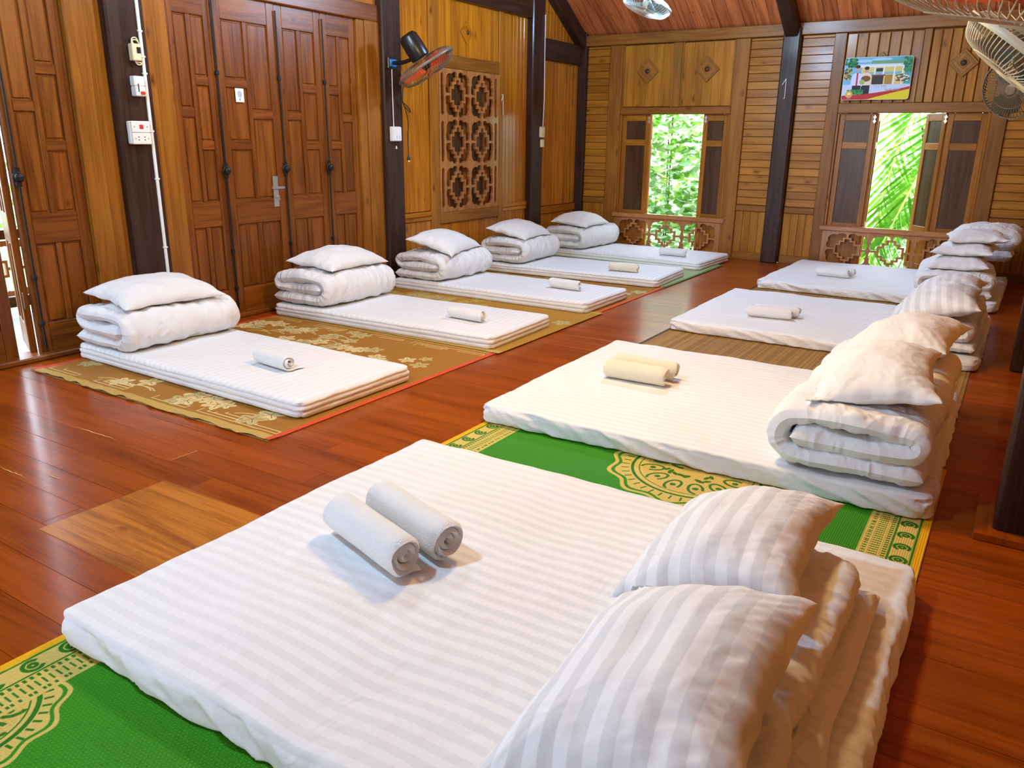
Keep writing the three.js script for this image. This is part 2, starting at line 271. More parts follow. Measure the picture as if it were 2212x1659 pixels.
  // far bay
  boards(8.34, 9.30, 0.55, 2.21); boards(8.34, 9.30, 0.08, 0.46); boards(8.34, 9.30, 2.43, 2.72);
  box('panel_rail', 8.34, 9.30, 0.46, 0.545, -0.02, 0.02, M.board, wl, { grain: 'x', e: 0.005 }); box('base_rail', 8.34, 9.35, 0, 0.08, -0.02, 0.015, M.post, wl, { grain: 'x' });
  box('tie_beam', 8.34, 9.30, 2.21, 2.43, -0.05, 0.06, M.pillar, wl, { grain: 'x', e: 0.008 });
  // boards of the gable triangle seen above the far beam
  for (let s = 8.34; s < 9.0; s += 0.08) box('gable_board', s + 0.0015, s + 0.0785, 2.72, roofY(-(s + 0.08)) + 0.03, -0.02, rr(-0.0015, 0), M.board, wl, { e: 0.004 });
}
// doors
const Yd0 = 0.03, Yd1 = 2.285;
function doorLeaf(parent, s0, s1, pattern, o = {}) {
  const g = group('door_leaf', parent), w = s1 - s0; g.position.set(s0, Yd0, o.z ?? -0.03); g.rotation.y = o.turn ?? 0;
  const st = Math.min(0.075, w * 0.17), cs = 0.035, H = Yd1 - Yd0, c = w / 2;
  const P = (n, x0, x1, y0, y1, z0, z1, m, gr, e = 0.004) => box(n, x0, x1, y0 - Yd0, y1 - Yd0, z0, z1, m, g, { grain: gr, e });
  P('stile', 0.001, st, Yd0, Yd1, -0.02, 0.02, M.door, 'y'); P('stile', w - st, w - 0.001, Yd0, Yd1, -0.02, 0.02, M.door, 'y');
  P('rail', st, w - st, 2.11, Yd1, -0.02, 0.019, M.door, 'x'); P('rail', st, w - st, 0.69, 0.87, -0.02, 0.019, M.door, 'x'); P('rail', st, w - st, Yd0, 0.21, -0.02, 0.019, M.door, 'x');
  P('muntin', c - cs / 2, c + cs / 2, 0.87, 2.11, -0.02, 0.018, M.door, 'y'); P('muntin', c - cs / 2, c + cs / 2, 0.21, 0.69, -0.02, 0.018, M.door, 'y');
  const raised = (x0, x1, y0, y1) => { const m = mesh('panel', merged([cbox(x1 - x0 + 0.012, y1 - y0 + 0.012, 0.008, 0), cbox(x1 - x0 - 0.012, y1 - y0 - 0.012, 0.022, 0.0105)]), M.door[Math.floor(rnd() * 4)], g); m.position.set((x0 + x1) / 2, (y0 + y1) / 2 - Yd0, 0); };
  const long = [[0.87, 1.45], [1.51, 2.11]], short = [[0.87, 1.23], [1.29, 1.66], [1.72, 2.11]];
  const cols = pattern ? [short, long] : [long, short];
  [[st, c - cs / 2], [c + cs / 2, w - st]].forEach(([x0, x1], i) => {
    cols[i].forEach(([y0, y1], k) => {
      raised(x0, x1, y0, y1);
      if (k) P('cross_rail', x0, x1, cols[i][k - 1][1], y0, -0.018, 0.018, M.door, 'x');
    });
    raised(x0, x1, 0.21, 0.69);
  });
  return g;
}
function bolt(parent, s, z = 0) {
  const g = group('cremone_bolt', parent); g.position.set(s, 0, z); g.userData.label = 'black iron bolt with a turning knob';
  const rod = mesh('rod', new THREE.CylinderGeometry(0.006, 0.006, 2.16, 8), M.iron, g); rod.position.set(0, 1.14, 0.01);
  const k = mesh('knob', merged([lathe([[0, 0.034], [0.02, 0.032], [0.028, 0.02], [0.014, 0.008], [0.012, 0]], 18).rotateX(Math.PI / 2), cbox(0.036, 0.11, 0.012, 0.005), moved(lathe([[0, 0.014], [0.03, 0.012], [0.032, 0]], 18).rotateX(Math.PI / 2), 0, 0, 0.002)]), M.iron, g); k.position.set(0, 1.085, 0.008);
  for (const y of [0.22, 0.5, 1.75]) { const b = mesh('guide', cbox(0.026, 0.03, 0.02, 0.004), M.iron, g); b.position.set(0, y, 0.008); }
}
{
  const d1 = structure('door_1', 'dark brown four-leaf folding door with staggered panels'); d1.position.x = XL; d1.rotation.y = Math.PI / 2;
  const seams = [3.535, 3.9, 4.465, 4.94, 5.33];
  for (let k = 0; k < 4; k++) doorLeaf(d1, seams[k], seams[k + 1], k % 2, { z: -0.03 + (k === 1 ? 0.006 : 0) });
  for (const s of [3.9, 4.465, 4.94]) bolt(d1, s, -0.002);
  const h = group('door_handle', d1); h.position.set(4.36, 0.915, -0.004); h.userData.label = 'steel lever handle on a long plate';
  mesh('plate', cbox(0.052, 0.235, 0.008, 0.003), M.steel, h); const lv = mesh('lever', merged([moved(cbox(0.125, 0.022, 0.014, 0.005), -0.01, 0.03, 0.045), moved(new THREE.CylinderGeometry(0.011, 0.011, 0.045, 12).rotateX(Math.PI / 2), 0, 0.03, 0.022)]), M.steel, h);
  const key = mesh('lock_cylinder', merged([new THREE.CylinderGeometry(0.011, 0.011, 0.016, 12).rotateX(Math.PI / 2), moved(cbox(0.006, 0.03, 0.02, 0.002), 0, -0.012, 0.012)]), M.steel, h); key.position.set(0.008, -0.035, 0.008); lv.position.z = 0;
  const d2 = structure('door_2', 'dark folding door leaf beside the opening to the veranda'); d2.position.x = XL; d2.rotation.y = Math.PI / 2;
  doorLeaf(d2, 2.42, 2.84, 0); bolt(d2, 2.445, -0.002);
  doorLeaf(d2, 2.40, 2.80, 1, { turn: 1.2, z: -0.06 });
  doorLeaf(d2, 1.87, 2.29, 0); doorLeaf(d2, 1.45, 1.87, 1);
  const hinge = mesh('hinge', cbox(0.05, 0.1, 0.006, 0.002), M.steel, d2); hinge.position.set(2.395, 0.36, -0.07); hinge.rotation.y = 1.2;
}

// pillars
{
  const P = (n, ...a) => { const m = mesh(n, cbox(a[1] - a[0], a[3] - a[2], a[5] - a[4], 0.012), M.pillar[a[6] ?? 1]); m.position.set((a[0] + a[1]) / 2, (a[2] + a[3]) / 2, (a[4] + a[5]) / 2); m.userData.kind = 'structure'; return m; };
  const L = (z0, z1, label) => tag(P('timber_pillar', XL - 0.12, XL + 0.075, 0, 4.2, z0, z1), label, 'pillar');
  L(-0.8, -0.55, 'dark pillar in the veranda opening nearest the viewer');
  L(-3.335, -3.075, 'dark timber pillar carrying the light switches and white conduit');
  L(-5.83, -5.585, 'dark timber pillar beside the four-leaf door, holding the black fan');
  L(-8.345, -8.09, 'dark timber pillar with a small cream switch, beyond the carved screen');
  tag(P('timber_pillar', XL - 0.12, XL + 0.11, 0, 2.6, ZB - 0.1, ZB + 0.06), 'dark corner pillar where the two timber walls meet', 'pillar');
  tag(P('timber_pillar', -2.465, -2.285, 0, 2.5, ZB - 0.1, ZB + 0.1), 'dark pillar between the two windows with a wire hook', 'pillar');
  // roof timbers seen above
  const rafter = (x0, x1, z0, label) => { const len = (RIDGE - z0) * Math.hypot(1, SLOPE), m = mesh('rafter', cbox(x1 - x0, 0.17, len, 0.012, 'z'), M.pillar[0]); m.rotation.x = -Math.atan(SLOPE); const zc = (z0 + RIDGE) / 2; m.position.set((x0 + x1) / 2, roofY(zc) - 0.1, zc); m.userData.kind = 'structure'; tag(m, label, 'rafter'); };
  rafter(-2.45, -2.31, ZB + 0.02, 'dark rafter rising from the pillar between the windows'); rafter(XL - 0.02, XL + 0.1, ZB + 0.02, 'dark rafter along the gable wall above the corner');
  for (const [k, z] of [-0.67, -3.18, -5.7].entries()) tag(P('timber_pillar', 0.1, XR, 0, 4.2, z - 0.14, z + 0.14, 0), ['dark pillar beside the viewer holding the nearest white fan', 'dark pillar with a low plinth beside the second mattress pair', 'dark pillar behind the heaped pillows of the third double mattress'][k], 'pillar');
  const pl = box('pillar_plinth', 0.045, XR, 0, 0.03, -3.36, -2.985, M.floor, null); tag(pl, 'low wooden plinth round the foot of the dark pillar', 'plinth'); pl.userData.kind = 'structure';
}
// ceiling: sloping planks, eaves outside
{
  const c = structure('ceiling', 'red-brown sloping ceiling of long planks');
  const x0 = XL - 2.3, x1 = XR + 0.7, w = 0.14, ang = Math.atan(SLOPE), over = 0.5;
  for (const side of [0, 1]) {
    const zA = side ? ZF + over : ZB - over, zB = RIDGE, len = Math.abs(zB - zA) / Math.cos(ang), zc = (zA + zB) / 2, yc = EAVE + SLOPE * (side ? ZF - zc : zc - ZB);
    const rot = side ? ang : -ang, up = new THREE.Vector3(0, Math.cos(ang), (side ? 1 : -1) * Math.sin(ang));
    if (!side) { let x = x0; while (x < x1 - 0.01) { const m = mesh('ceiling_plank', cbox(w - 0.003, 0.02, len, 0.003, 'z'), M.ceil[Math.floor(rnd() * 5)], c); m.rotation.x = rot; m.position.set(x + w / 2, yc + up.y * (0.012 + rr(0, 0.003)), zc + up.z * 0.012); x += w; } }
    const roof = mesh('roof_deck', cbox(x1 - x0, 0.06, len, 0, 'z'), M.ceil[2], c); roof.rotation.x = rot; roof.position.set((x0 + x1) / 2, yc + up.y * (side ? 0.03 : 0.06), zc + up.z * (side ? 0.03 : 0.06));
  }
}
// the two walls behind and beside the viewer
{
  const w = structure('wall_right', 'dark timber wall behind the pillars'); box('wall_boarding', XR, XR + 0.1, 0, 2.8, ZB - 0.1, ZF + 0.1, M.board[1], w, { e: 0 });
  const sh = new THREE.Shape(), top = (s) => roofY(-s) + 0.1; sh.moveTo(-ZF, 2.75); sh.lineTo(-ZB, 2.75); sh.lineTo(-ZB, top(-ZB)); sh.lineTo(-RIDGE, top(-RIDGE)); sh.lineTo(-ZF, top(-ZF)); sh.closePath();
  const gm = mesh('gable_boarding', new THREE.ExtrudeGeometry(sh, { depth: 0.05, bevelEnabled: false }), M.board[2], w); gm.rotation.y = Math.PI / 2; gm.position.x = XR + 0.02;
  const f = structure('wall_front', 'timber wall behind the viewer'); for (const [x0, x1, y0, y1] of [[XL - 0.1, -4.5, 0, 2.75], [-2.7, XR + 0.1, 0, 2.75], [-4.5, -2.7, 2.25, 2.75]]) box('wall_boarding', x0, x1, y0, y1, ZF, ZF + 0.1, M.board[3], f, { e: 0 });
}
console.log('room');

// ------------------------------------------------------------------ cloth
const TAU = Math.PI * 2;
const stripeMap = (() => { const w = tileNoise(61, 128, 128); return dataTex(512, 256, (u, v) => { const f = (u * 4) % 1, s = sstep(0.0, 0.05, f) * (1 - sstep(0.5, 0.55, f)); return lerp(0.912, 0.942, s) + 0.012 * (w(u * 128, v * 128) - 0.5); }, true, 0.2, 0.2); })();
const stripeMapP = dataTex(512, 16, (u) => { const f = (u * 4) % 1, s = sstep(0.0, 0.05, f) * (1 - sstep(0.5, 0.55, f)); return lerp(0.875, 0.945, s); }, true, 0.24, 0.24);
const stripeRough = dataTex(512, 16, (u) => { const f = (u * 4) % 1, s = sstep(0.0, 0.05, f) * (1 - sstep(0.5, 0.55, f)); return lerp(0.8, 0.6, s); }, false, 0.2, 0.2);
const clothBump = (() => {
  const a = tileNoise(71, 9, 9), b = tileNoise(72, 24, 24), c = tileNoise(73, 60, 60), d = tileNoise(74, 7, 7);
  return dataTex(512, 512, (u, v) => { const w = (d(u * 7, v * 7) - 0.5) * 2.4, r = (n) => 1 - Math.abs(2 * n - 1); return 0.45 * r(a(u * 9 + w, v * 9 - w)) + 0.35 * r(b(u * 24 + w, v * 24 + w)) + 0.2 * c(u * 60, v * 60); }, false, 0.9, 0.9);
})();
const plainMap = (() => { const w = tileNoise(62, 128, 128); return dataTex(256, 256, (u, v) => 0.925 + 0.016 * (w(u * 128, v * 128) - 0.5), true, 0.3, 0.3); })();
const terryBump = (() => { const w = tileNoise(63, 90, 90), q = tileNoise(64, 24, 24); return dataTex(256, 256, (u, v) => 0.7 * w(u * 90, v * 90) + 0.3 * q(u * 24, v * 24), false, 0.16, 0.16); })();
const cloth = (color, o = {}) => new THREE.MeshPhysicalMaterial({ color, map: o.stripe === 2 ? stripeMapP : o.stripe ? stripeMap : plainMap, roughness: o.stripe ? 1 : 0.85, roughnessMap: o.stripe ? stripeRough : null, bumpMap: o.terry ? terryBump : clothBump, bumpScale: o.bs ?? 0.005, sheen: 0.2, sheenRoughness: 0.6 });
const F = {
  side: cloth(C(0.93, 0.93, 0.93), { bs: 0.004 }),
  sheet: cloth(C(0.93, 0.93, 0.935), { stripe: true, bs: 0.0035 }), pillow: cloth(C(0.93, 0.93, 0.935), { stripe: 2, bs: 0.0035 }), plainPillow: cloth(C(0.93, 0.93, 0.93), { bs: 0.005 }),
  quilt: cloth(C(0.93, 0.935, 0.945), { bs: 0.013 }), towel: cloth(C(0.92, 0.92, 0.9), { terry: true, bs: 0.0022 }), towelCream: cloth(C(0.93, 0.85, 0.66), { terry: true, bs: 0.0022 }),
};
const ridged = (x, y, z) => { const n = n3(x, y, z); return 1 - Math.abs(n); };

// mattress: rounded slab with a loose fitted sheet. Local origin at the centre of its underside
function mattressGeo(L, T, W, o) {
  const nx = o.nx ?? 96, nz = o.nz ?? 56, ny = 16, r = T * 0.42, rc = o.rc ?? 0.07, sd = o.seed;
  const g0 = new THREE.BoxGeometry(L, T, W, nx, ny, nz); g0.deleteAttribute('uv'); g0.deleteAttribute('normal');
  const g = mergeVertices(g0, 1e-5), p = g.attributes.position, uv = new Float32Array(p.count * 2), side_ = new Uint8Array(p.count);
  for (let i = 0; i < p.count; i++) {
    let x = p.getX(i), y = p.getY(i), z = p.getZ(i);
    // round the corners in plan
    const ix = L / 2 - rc, iz = W / 2 - rc, ax = Math.abs(x) - ix, az = Math.abs(z) - iz;
    if (ax > 0 && az > 0) { const m = Math.max(ax, az), h = Math.hypot(ax, az); x = Math.sign(x) * (ix + ax * m / h); z = Math.sign(z) * (iz + az * m / h); }
    const edge = Math.min(L / 2 - Math.abs(x), W / 2 - Math.abs(z));
    // round the rim
    const cx = clamp(x, -L / 2 + r, L / 2 - r), cy = clamp(y, -T / 2 + r * 0.6, T / 2 - r), cz = clamp(z, -W / 2 + r, W / 2 - r), dx = x - cx, dy = y - cy, dz = z - cz, d = Math.hypot(dx, dy, dz), mx = Math.max(Math.abs(dx), Math.abs(dy), Math.abs(dz));
    if (d > 1e-6 && (Math.abs(dy) > 1e-6)) { const k = mx / d; x = cx + dx * k; y = cy + dy * k; z = cz + dz * k; }
    const side = 1 - sstep(0, 0.05, edge), t = (y + T / 2) / T;
    // folds on the skirt and slight waves on the top
    const along = Math.abs(x) > Math.abs(z) * L / W ? z : x;
    const fold = ridged(along * 3.2 + y * 9, sd, y * 4) * 0.6 + 0.4 * ridged(along * 9 + y * 12, sd + 5, 0), amp = (o.fold ?? 0.012) * side * (1 - sstep(0.75, 1, t));
    if (side > 0) { const ox = Math.abs(x) > L / 2 - 0.06 ? Math.sign(x) : 0, oz = Math.abs(z) > W / 2 - 0.06 ? Math.sign(z) : 0; x += ox * amp * (fold - 0.75); z += oz * amp * (fold - 0.75); }
    if (t > 0.5) { y += (o.wave ?? 0.004) * (n3(x * 1.6, z * 1.6, sd) + 0.5 * n3(x * 4, z * 4, sd + 3)) + (o.wr ?? 0.0015) * ridged(x * 5 + z * 2, z * 6 - x, sd + 8); }
    if (o.seam && t > 0.1 && t < 0.9 && side > 0.5) { const q = (Math.exp(-Math.pow((t - 0.36) / 0.05, 2)) + Math.exp(-Math.pow((t - 0.66) / 0.05, 2))) * 0.007; x -= Math.sign(x) * (Math.abs(x) > L / 2 - 0.03 ? q : 0); z -= Math.sign(z) * (Math.abs(z) > W / 2 - 0.03 ? q : 0); }
    p.setXYZ(i, x, y + T / 2, z);
    const a = o.across ? x : z, b = o.across ? z : x; uv[2 * i] = a + (1 - t) * T * Math.sign(a) + 0.012 * n2(b * 2, sd) + 5; side_[i] = t < 0.72 ? 1 : 0; uv[2 * i + 1] = b + 5;
  }
  const ix = [[], []], id = g.index.array; for (let i = 0; i < id.length; i += 3) ix[side_[id[i]] + side_[id[i + 1]] + side_[id[i + 2]] > 1 ? 1 : 0].push(id[i], id[i + 1], id[i + 2]);
  g.clearGroups(); g.setIndex([...ix[0], ...ix[1]]); g.addGroup(0, ix[0].length, 0); g.addGroup(ix[0].length, ix[1].length, 1);
  g.setAttribute('uv', new THREE.BufferAttribute(uv, 2)); g.computeVertexNormals(); return g;
}
function pillowGeo(W, L, H, o = {}) {   // W across (x), L long (z), stripes along z
  const n = 60, sd = o.seed ?? 1, build = (sgn) => {
    const pos = [], uv = [], idx = [];
    for (let j = 0; j <= n; j++) for (let i = 0; i <= n; i++) {
      const e = (t) => Math.sin(t * Math.PI / 2) * 0.55 + t * 0.45, u = e(i / n * 2 - 1), v = e(j / n * 2 - 1);
      const x = W / 2 * u * (1 - 0.12 * (1 - v * v)), z = L / 2 * v * (1 - 0.09 * (1 - u * u));
      let h = Math.pow(Math.max(0, (1 - Math.pow(Math.abs(u), 2.6)) * (1 - Math.pow(Math.abs(v), 2.6))), 0.55);
      const rim = 1 - h, cr = Math.pow(Math.abs(u * v), 1.5);
      h += h * (0.09 * n3(u * 1.3, v * 1.3, sd + sgn) + 0.12 * rim * (ridged(u * 2.6 + sd, v * 2.6, sgn) - 0.6) + (0.015 + 0.09 * sstep(0.35, 1, u) + 0.05 * rim) * (ridged(u * 3 + v * 6, v * 5, sd + 50) - 0.6) + 0.14 * cr * ridged((u - v * Math.sign(u * v)) * 6, sd, 2));
      let y = sgn * H / 2 * h * (sgn < 0 ? (o.flat ?? 0.75) : 1.15);
      y += (o.bend ?? 0) * (x * x) / (W * W / 4) + (o.droop ?? 0) * (z * z) / (L * L / 4) + 0.006 * n3(u * 2, v * 2, sd + 30) * (0.4 + rim);
      pos.push(x + 0.006 * n3(v * 3, sd, u) * rim, y, z + 0.006 * n3(u * 3, sd, v + 9) * rim); uv.push(x + 0.5 + 0.12 * h * sgn * 0, z + 0.5);
    }
    for (let j = 0; j < n; j++) for (let i = 0; i < n; i++) { const a = j * (n + 1) + i, b = a + 1, c = a + n + 1, d = c + 1; sgn > 0 ? idx.push(a, c, b, b, c, d) : idx.push(a, b, c, b, d, c); }
    const g = new THREE.BufferGeometry(); g.setAttribute('position', new THREE.Float32BufferAttribute(pos, 3)); g.setAttribute('uv', new THREE.Float32BufferAttribute(uv, 2)); g.setIndex(idx); return g;
  };
  const g = mergeVertices(mergeGeometries([build(1), build(-1)]), 1e-5); g.computeVertexNormals(); return g;
}
// a thick cloth that follows a path in the x-y plane, swept along z, with soft ends
function slabGeo(path, t, L, o = {}) {
  const n = o.n ?? 90, m = o.m ?? 44, e = o.end ?? 0.05, sd = o.seed ?? 1;
  const cv = new THREE.CatmullRomCurve3(path.map(([x, y]) => new THREE.Vector3(x, y, 0)), false, 'centripetal'), P = cv.getSpacedPoints(n), N = P.map((_, i) => { const a = P[Math.max(0, i - 1)], b = P[Math.min(n, i + 1)]; return new THREE.Vector3(-(b.y - a.y), b.x - a.x, 0).normalize(); });
  const pos = [], uv = [], idx = [], K = 2 * (n + 1), len = cv.getLength();
  for (let j = 0; j <= m; j++) {
    const w = j / m * 2 - 1, zz = (Math.sin(w * Math.PI / 2) * 0.5 + w * 0.5), z = zz * L / 2, over = Math.max(0, (Math.abs(z) - (L / 2 - e)) / e), f = Math.sqrt(Math.max(0, 1 - over * over));
    for (let k = 0; k < K; k++) {
      const i = k <= n ? k : K - 1 - k, s = k <= n ? 1 : -1, q = i / n, cap = Math.sqrt(clamp(1 - Math.pow(Math.max(0, 1 - Math.min(q, 1 - q) * len / (t * 0.6)), 2), 0, 1));
      let half = t / 2 * f * cap * (1 + (o.puff ?? 0.12) * n3(q * 7, z * 5, sd)) * (1 - (o.crease ?? 0.12) * (ridged(q * 5 + z * 3, z * 7, sd + 4) - 0.5));
      if (o.wrinkle) half += f * cap * (0.008 * (ridged(q * 16 + z * 2, z * 9 + q * 3, sd + 31) - 0.6) + 0.011 * (ridged(q * 9 - z * 5, z * 4, sd + 37) - 0.6) + 0.012 * over * (ridged(q * 40, sd, z * 3) - 0.5));
      const lx = 0.012 * (o.shift ?? 1) * n3(q * 3, z * 2.5, sd + 9) , ly = (o.lift ?? 0.008) * n3(q * 3 + 7, z * 2.5, sd + 19);
      const zj = z + (o.ragged ?? 0.018) * n3(q * 4, w > 0 ? 1 : 5, sd + 2) * Math.abs(zz) ;
      pos.push(P[i].x + N[i].x * s * half + lx, Math.max(0, P[i].y + N[i].y * s * half + ly * (P[i].y > t ? 1 : 0.2)), zj); uv.push(q * len, z);
    }
  }
  for (let j = 0; j < m; j++) for (let k = 0; k < K; k++) { const a = j * K + k, b = j * K + (k + 1) % K, c = a + K, d = b + K; idx.push(a, b, c, b, d, c); }
  const g = new THREE.BufferGeometry(); g.setAttribute('position', new THREE.Float32BufferAttribute(pos, 3)); g.setAttribute('uv', new THREE.Float32BufferAttribute(uv, 2)); g.setIndex(idx); g.computeVertexNormals();
  // make sure that the surface looks outwards
  let vol = 0; const p = g.attributes.position, A = new THREE.Vector3(), B = new THREE.Vector3(), D = new THREE.Vector3(); for (let i = 0; i < idx.length; i += 3) { A.fromBufferAttribute(p, idx[i]); B.fromBufferAttribute(p, idx[i + 1]); D.fromBufferAttribute(p, idx[i + 2]); vol += A.dot(B.clone().cross(D)); }
  if (vol < 0) { for (let i = 0; i < idx.length; i += 3) [idx[i], idx[i + 1]] = [idx[i + 1], idx[i]]; g.setIndex(idx); g.computeVertexNormals(); }
  return g;
}
// folded quilt: the rounded fold at x = 0, the open side at x = W
function quiltGeo(W, H, L, o = {}) {
  const t = H / 3 * (o.fat ?? 1.1), lo = t * 0.5, hi = H - t * 0.5, mid = H / 2, rad = (hi - lo) / 2;
  const path = [[W + (o.tail ?? 0), lo], [W * 0.75, lo], [W * 0.45, lo], [rad + 0.03, lo]];
  for (let k = 1; k < 6; k++) { const a = -Math.PI / 2 - Math.PI * k / 6; path.push([rad + 0.02 + Math.cos(a) * rad, mid + Math.sin(a) * rad]); }
  path.push([rad + 0.03, hi], [W * 0.5, hi + 0.01], [W * 0.78, hi]); const r2 = (hi - mid) / 2;
  for (let k = 1; k < 4; k++) { const a = Math.PI / 2 - Math.PI * k / 4; path.push([W - r2 - 0.03 + Math.cos(a) * r2 * 1.3, (hi + mid) / 2 + Math.sin(a) * r2]); }
  path.push([W * 0.75, mid], [W * 0.5, mid - 0.004], [rad * 0.9, mid]);
  return slabGeo(path, t, L, { n: 120, m: 64, end: 0.085, wrinkle: 1, ...o });
}
function rollGeo(R, L, o = {}) {   // rolled towel: axis z
  const path = [], turns = o.turns ?? 2.4, r0 = R * 0.1, t = (R - r0) / (turns + 0.5), a1 = turns * TAU;
  for (let k = 0; k <= 40; k++) { const a = a1 * k / 40, r = r0 + (R - t * 0.5 - r0) * (a / a1); path.push([Math.cos(a - a1 - Math.PI * 0.5) * r * 1.06, R + Math.sin(a - a1 - Math.PI * 0.5) * r]); }
  if (o.flap) { path.push([o.flap * 0.5, t * 0.5], [o.flap, t * 0.45]); }
  return slabGeo(path, t * 0.98, L, { n: 130, m: 16, end: 0.008, puff: 0.06, crease: 0.05, shift: 0.25, lift: 0.002, ragged: 0.012, ...o });
}
console.log('cloth');

// ------------------------------------------------------------------ mats
function mat(name, x0, x1, z0, z1, paint, label, o = {}) {
  const W = x1 - x0, D = z1 - z0, cw = 1024, chh = Math.round(1024 * D / W), cv = document.createElement('canvas'); cv.width = cw; cv.height = chh;
  const g2 = cv.getContext('2d'), k = cw / W; g2.save(); g2.scale(k, k); paint(g2, W, D); g2.restore();
  const t = new THREE.CanvasTexture(cv); t.colorSpace = THREE.SRGBColorSpace;
  const nx = 90, nz = 40, top = new THREE.PlaneGeometry(W, D, nx, nz).rotateX(-Math.PI / 2), p = top.attributes.position;
  for (let i = 0; i < p.count; i++) { const x = p.getX(i), z = p.getZ(i), e = sstep(D / 2 - 0.1, D / 2, z) * (o.wavy ?? 0.3); p.setY(i, 0.0045 + e * 0.006 * (1 + n2(x * 9, 3 + x0)) ); if (o.wavy) p.setZ(i, z + e * 0.012 * n2(x * 6, 8)); }
  top.computeVertexNormals();
  const weave = o.weave ?? weaveBump, mt = new THREE.MeshPhysicalMaterial({ map: t, roughness: o.rough ?? 0.6, specularIntensity: 0.35, bumpMap: weave.clone(), bumpScale: 0.0022 }); mt.bumpMap.repeat.set(W / (o.cell ?? 0.06), D / (o.cell ?? 0.06)); mt.bumpMap.needsUpdate = true;
  const m = group(name); m.position.set((x0 + x1) / 2, o.y ?? 0, (z0 + z1) / 2); mesh('woven_top', top, mt, m);
  const b = mesh('backing', cbox(W - 0.006, 0.0035, D - 0.01, 0.0008), new THREE.MeshStandardMaterial({ color: o.edge ?? C(0.4, 0.3, 0.1), roughness: 0.8 }), m); b.position.y = 0.0018;
  return tag(m, label, 'floor mat', 'woven mats under the mattresses');
}
const weaveBump = dataTex(128, 128, (u, v) => { const a = (u * 8) % 1, b = (v * 16 + (Math.floor(u * 8) % 2) * 0.5) % 1; return Math.sin(a * Math.PI) * 0.55 + Math.sin(b * Math.PI) * 0.45; }, false);
const reedBump = dataTex(64, 128, (u, v) => Math.abs(Math.sin(v * 10 * Math.PI)), false);
function blossom(g, x, y, r, col, r2) { g.fillStyle = col; for (let k = 0; k < 5; k++) { const a = k / 5 * TAU + r2; g.beginPath(); g.ellipse(x + Math.cos(a) * r * 0.55, y + Math.sin(a) * r * 0.55, r * 0.52, r * 0.33, a, 0, TAU); g.fill(); } g.strokeStyle = 'rgb(150,110,45)'; g.lineWidth = r * 0.06; for (let k = 0; k < 5; k++) { const a = k / 5 * TAU + r2; g.beginPath(); g.moveTo(x, y); g.lineTo(x + Math.cos(a) * r * 0.7, y + Math.sin(a) * r * 0.7); g.stroke(); } }
function flowerMat(seed, base, cream, red, shift) {
  return (g, W, D) => {
    const r = rng(seed); g.fillStyle = base; g.fillRect(0, 0, W, D);
    g.strokeStyle = 'rgba(120,80,20,0.28)'; g.lineWidth = 0.002; for (let z = 0; z < D; z += 0.007) { g.beginPath(); g.moveTo(0, z); g.lineTo(W, z); g.stroke(); }
    // fret lines near the two long edges
    g.strokeStyle = cream; g.lineWidth = 0.007;
    for (const s of [0, 1]) for (const [fx, n] of [[0.06, 1], [0.52, 3], [1.05, 1], [1.42, 2], [1.72, 1]]) { for (let k = 0; k < n; k++) { const y = (q) => s ? D - q : q, a = fx + 0.05 * k, b = 0.085 + 0.028 * k; g.beginPath(); g.moveTo(a, y(b + 0.05)); g.lineTo(a, y(b)); g.lineTo(a + 0.28 - 0.06 * k, y(b)); g.lineTo(a + 0.28 - 0.06 * k, y(b + 0.03)); g.lineTo(a + 0.1, y(b + 0.03)); g.lineTo(a + 0.1, y(b + 0.05)); g.stroke(); } }
    // blossoms, leaves and twigs in clusters
    for (const [cx, cy, n] of [[0.75, D - 0.2, 6], [1.3, D - 0.19, 7], [1.62, D - 0.2, 4], [0.3, D - 0.24, 2], [0.25, 0.35, 10], [0.55, 0.3, 12], [0.9, 0.45, 12], [1.2, 0.5, 9], [1.6, 0.5, 4], [1.85, 0.42, 2], [1.0, 0.2, 6], [0.5, 0.6, 8]]) for (let k = 0; k < n; k++) {
      const x = clamp(cx + (r() - 0.5) * 0.36, 0.07, W - 0.1), y = clamp(cy + (r() - 0.5) * (cy < 1 ? 0.26 : 0.12), 0.09, D - 0.1);
      if (r() < 0.3) { g.lineWidth = 0.008; g.strokeStyle = cream; g.beginPath(); g.moveTo(x - 0.1, y + 0.03); g.quadraticCurveTo(x, y - 0.05, x + 0.12, y + 0.01); g.stroke(); } else blossom(g, x, y, 0.045 + 0.035 * r(), r() < 0.5 ? cream : 'rgb(200,180,120)', r() * 6);
    }
    // straw fringe along the long edges, coloured binding at the short ones
    g.fillStyle = 'rgb(216,180,96)'; g.fillRect(0, 0, W, 0.05); g.fillRect(0, D - 0.06, W, 0.06); g.strokeStyle = 'rgb(168,126,52)'; g.lineWidth = 0.003; for (let x = 0; x < W; x += 0.012) { g.beginPath(); g.moveTo(x, 0); g.lineTo(x, 0.05); g.moveTo(x, D - 0.06); g.lineTo(x, D); g.stroke(); }
    if (red) { g.fillStyle = red; g.fillRect(0, 0, 0.04, D); g.fillRect(W - 0.035, 0, 0.035, D); }
  };
}
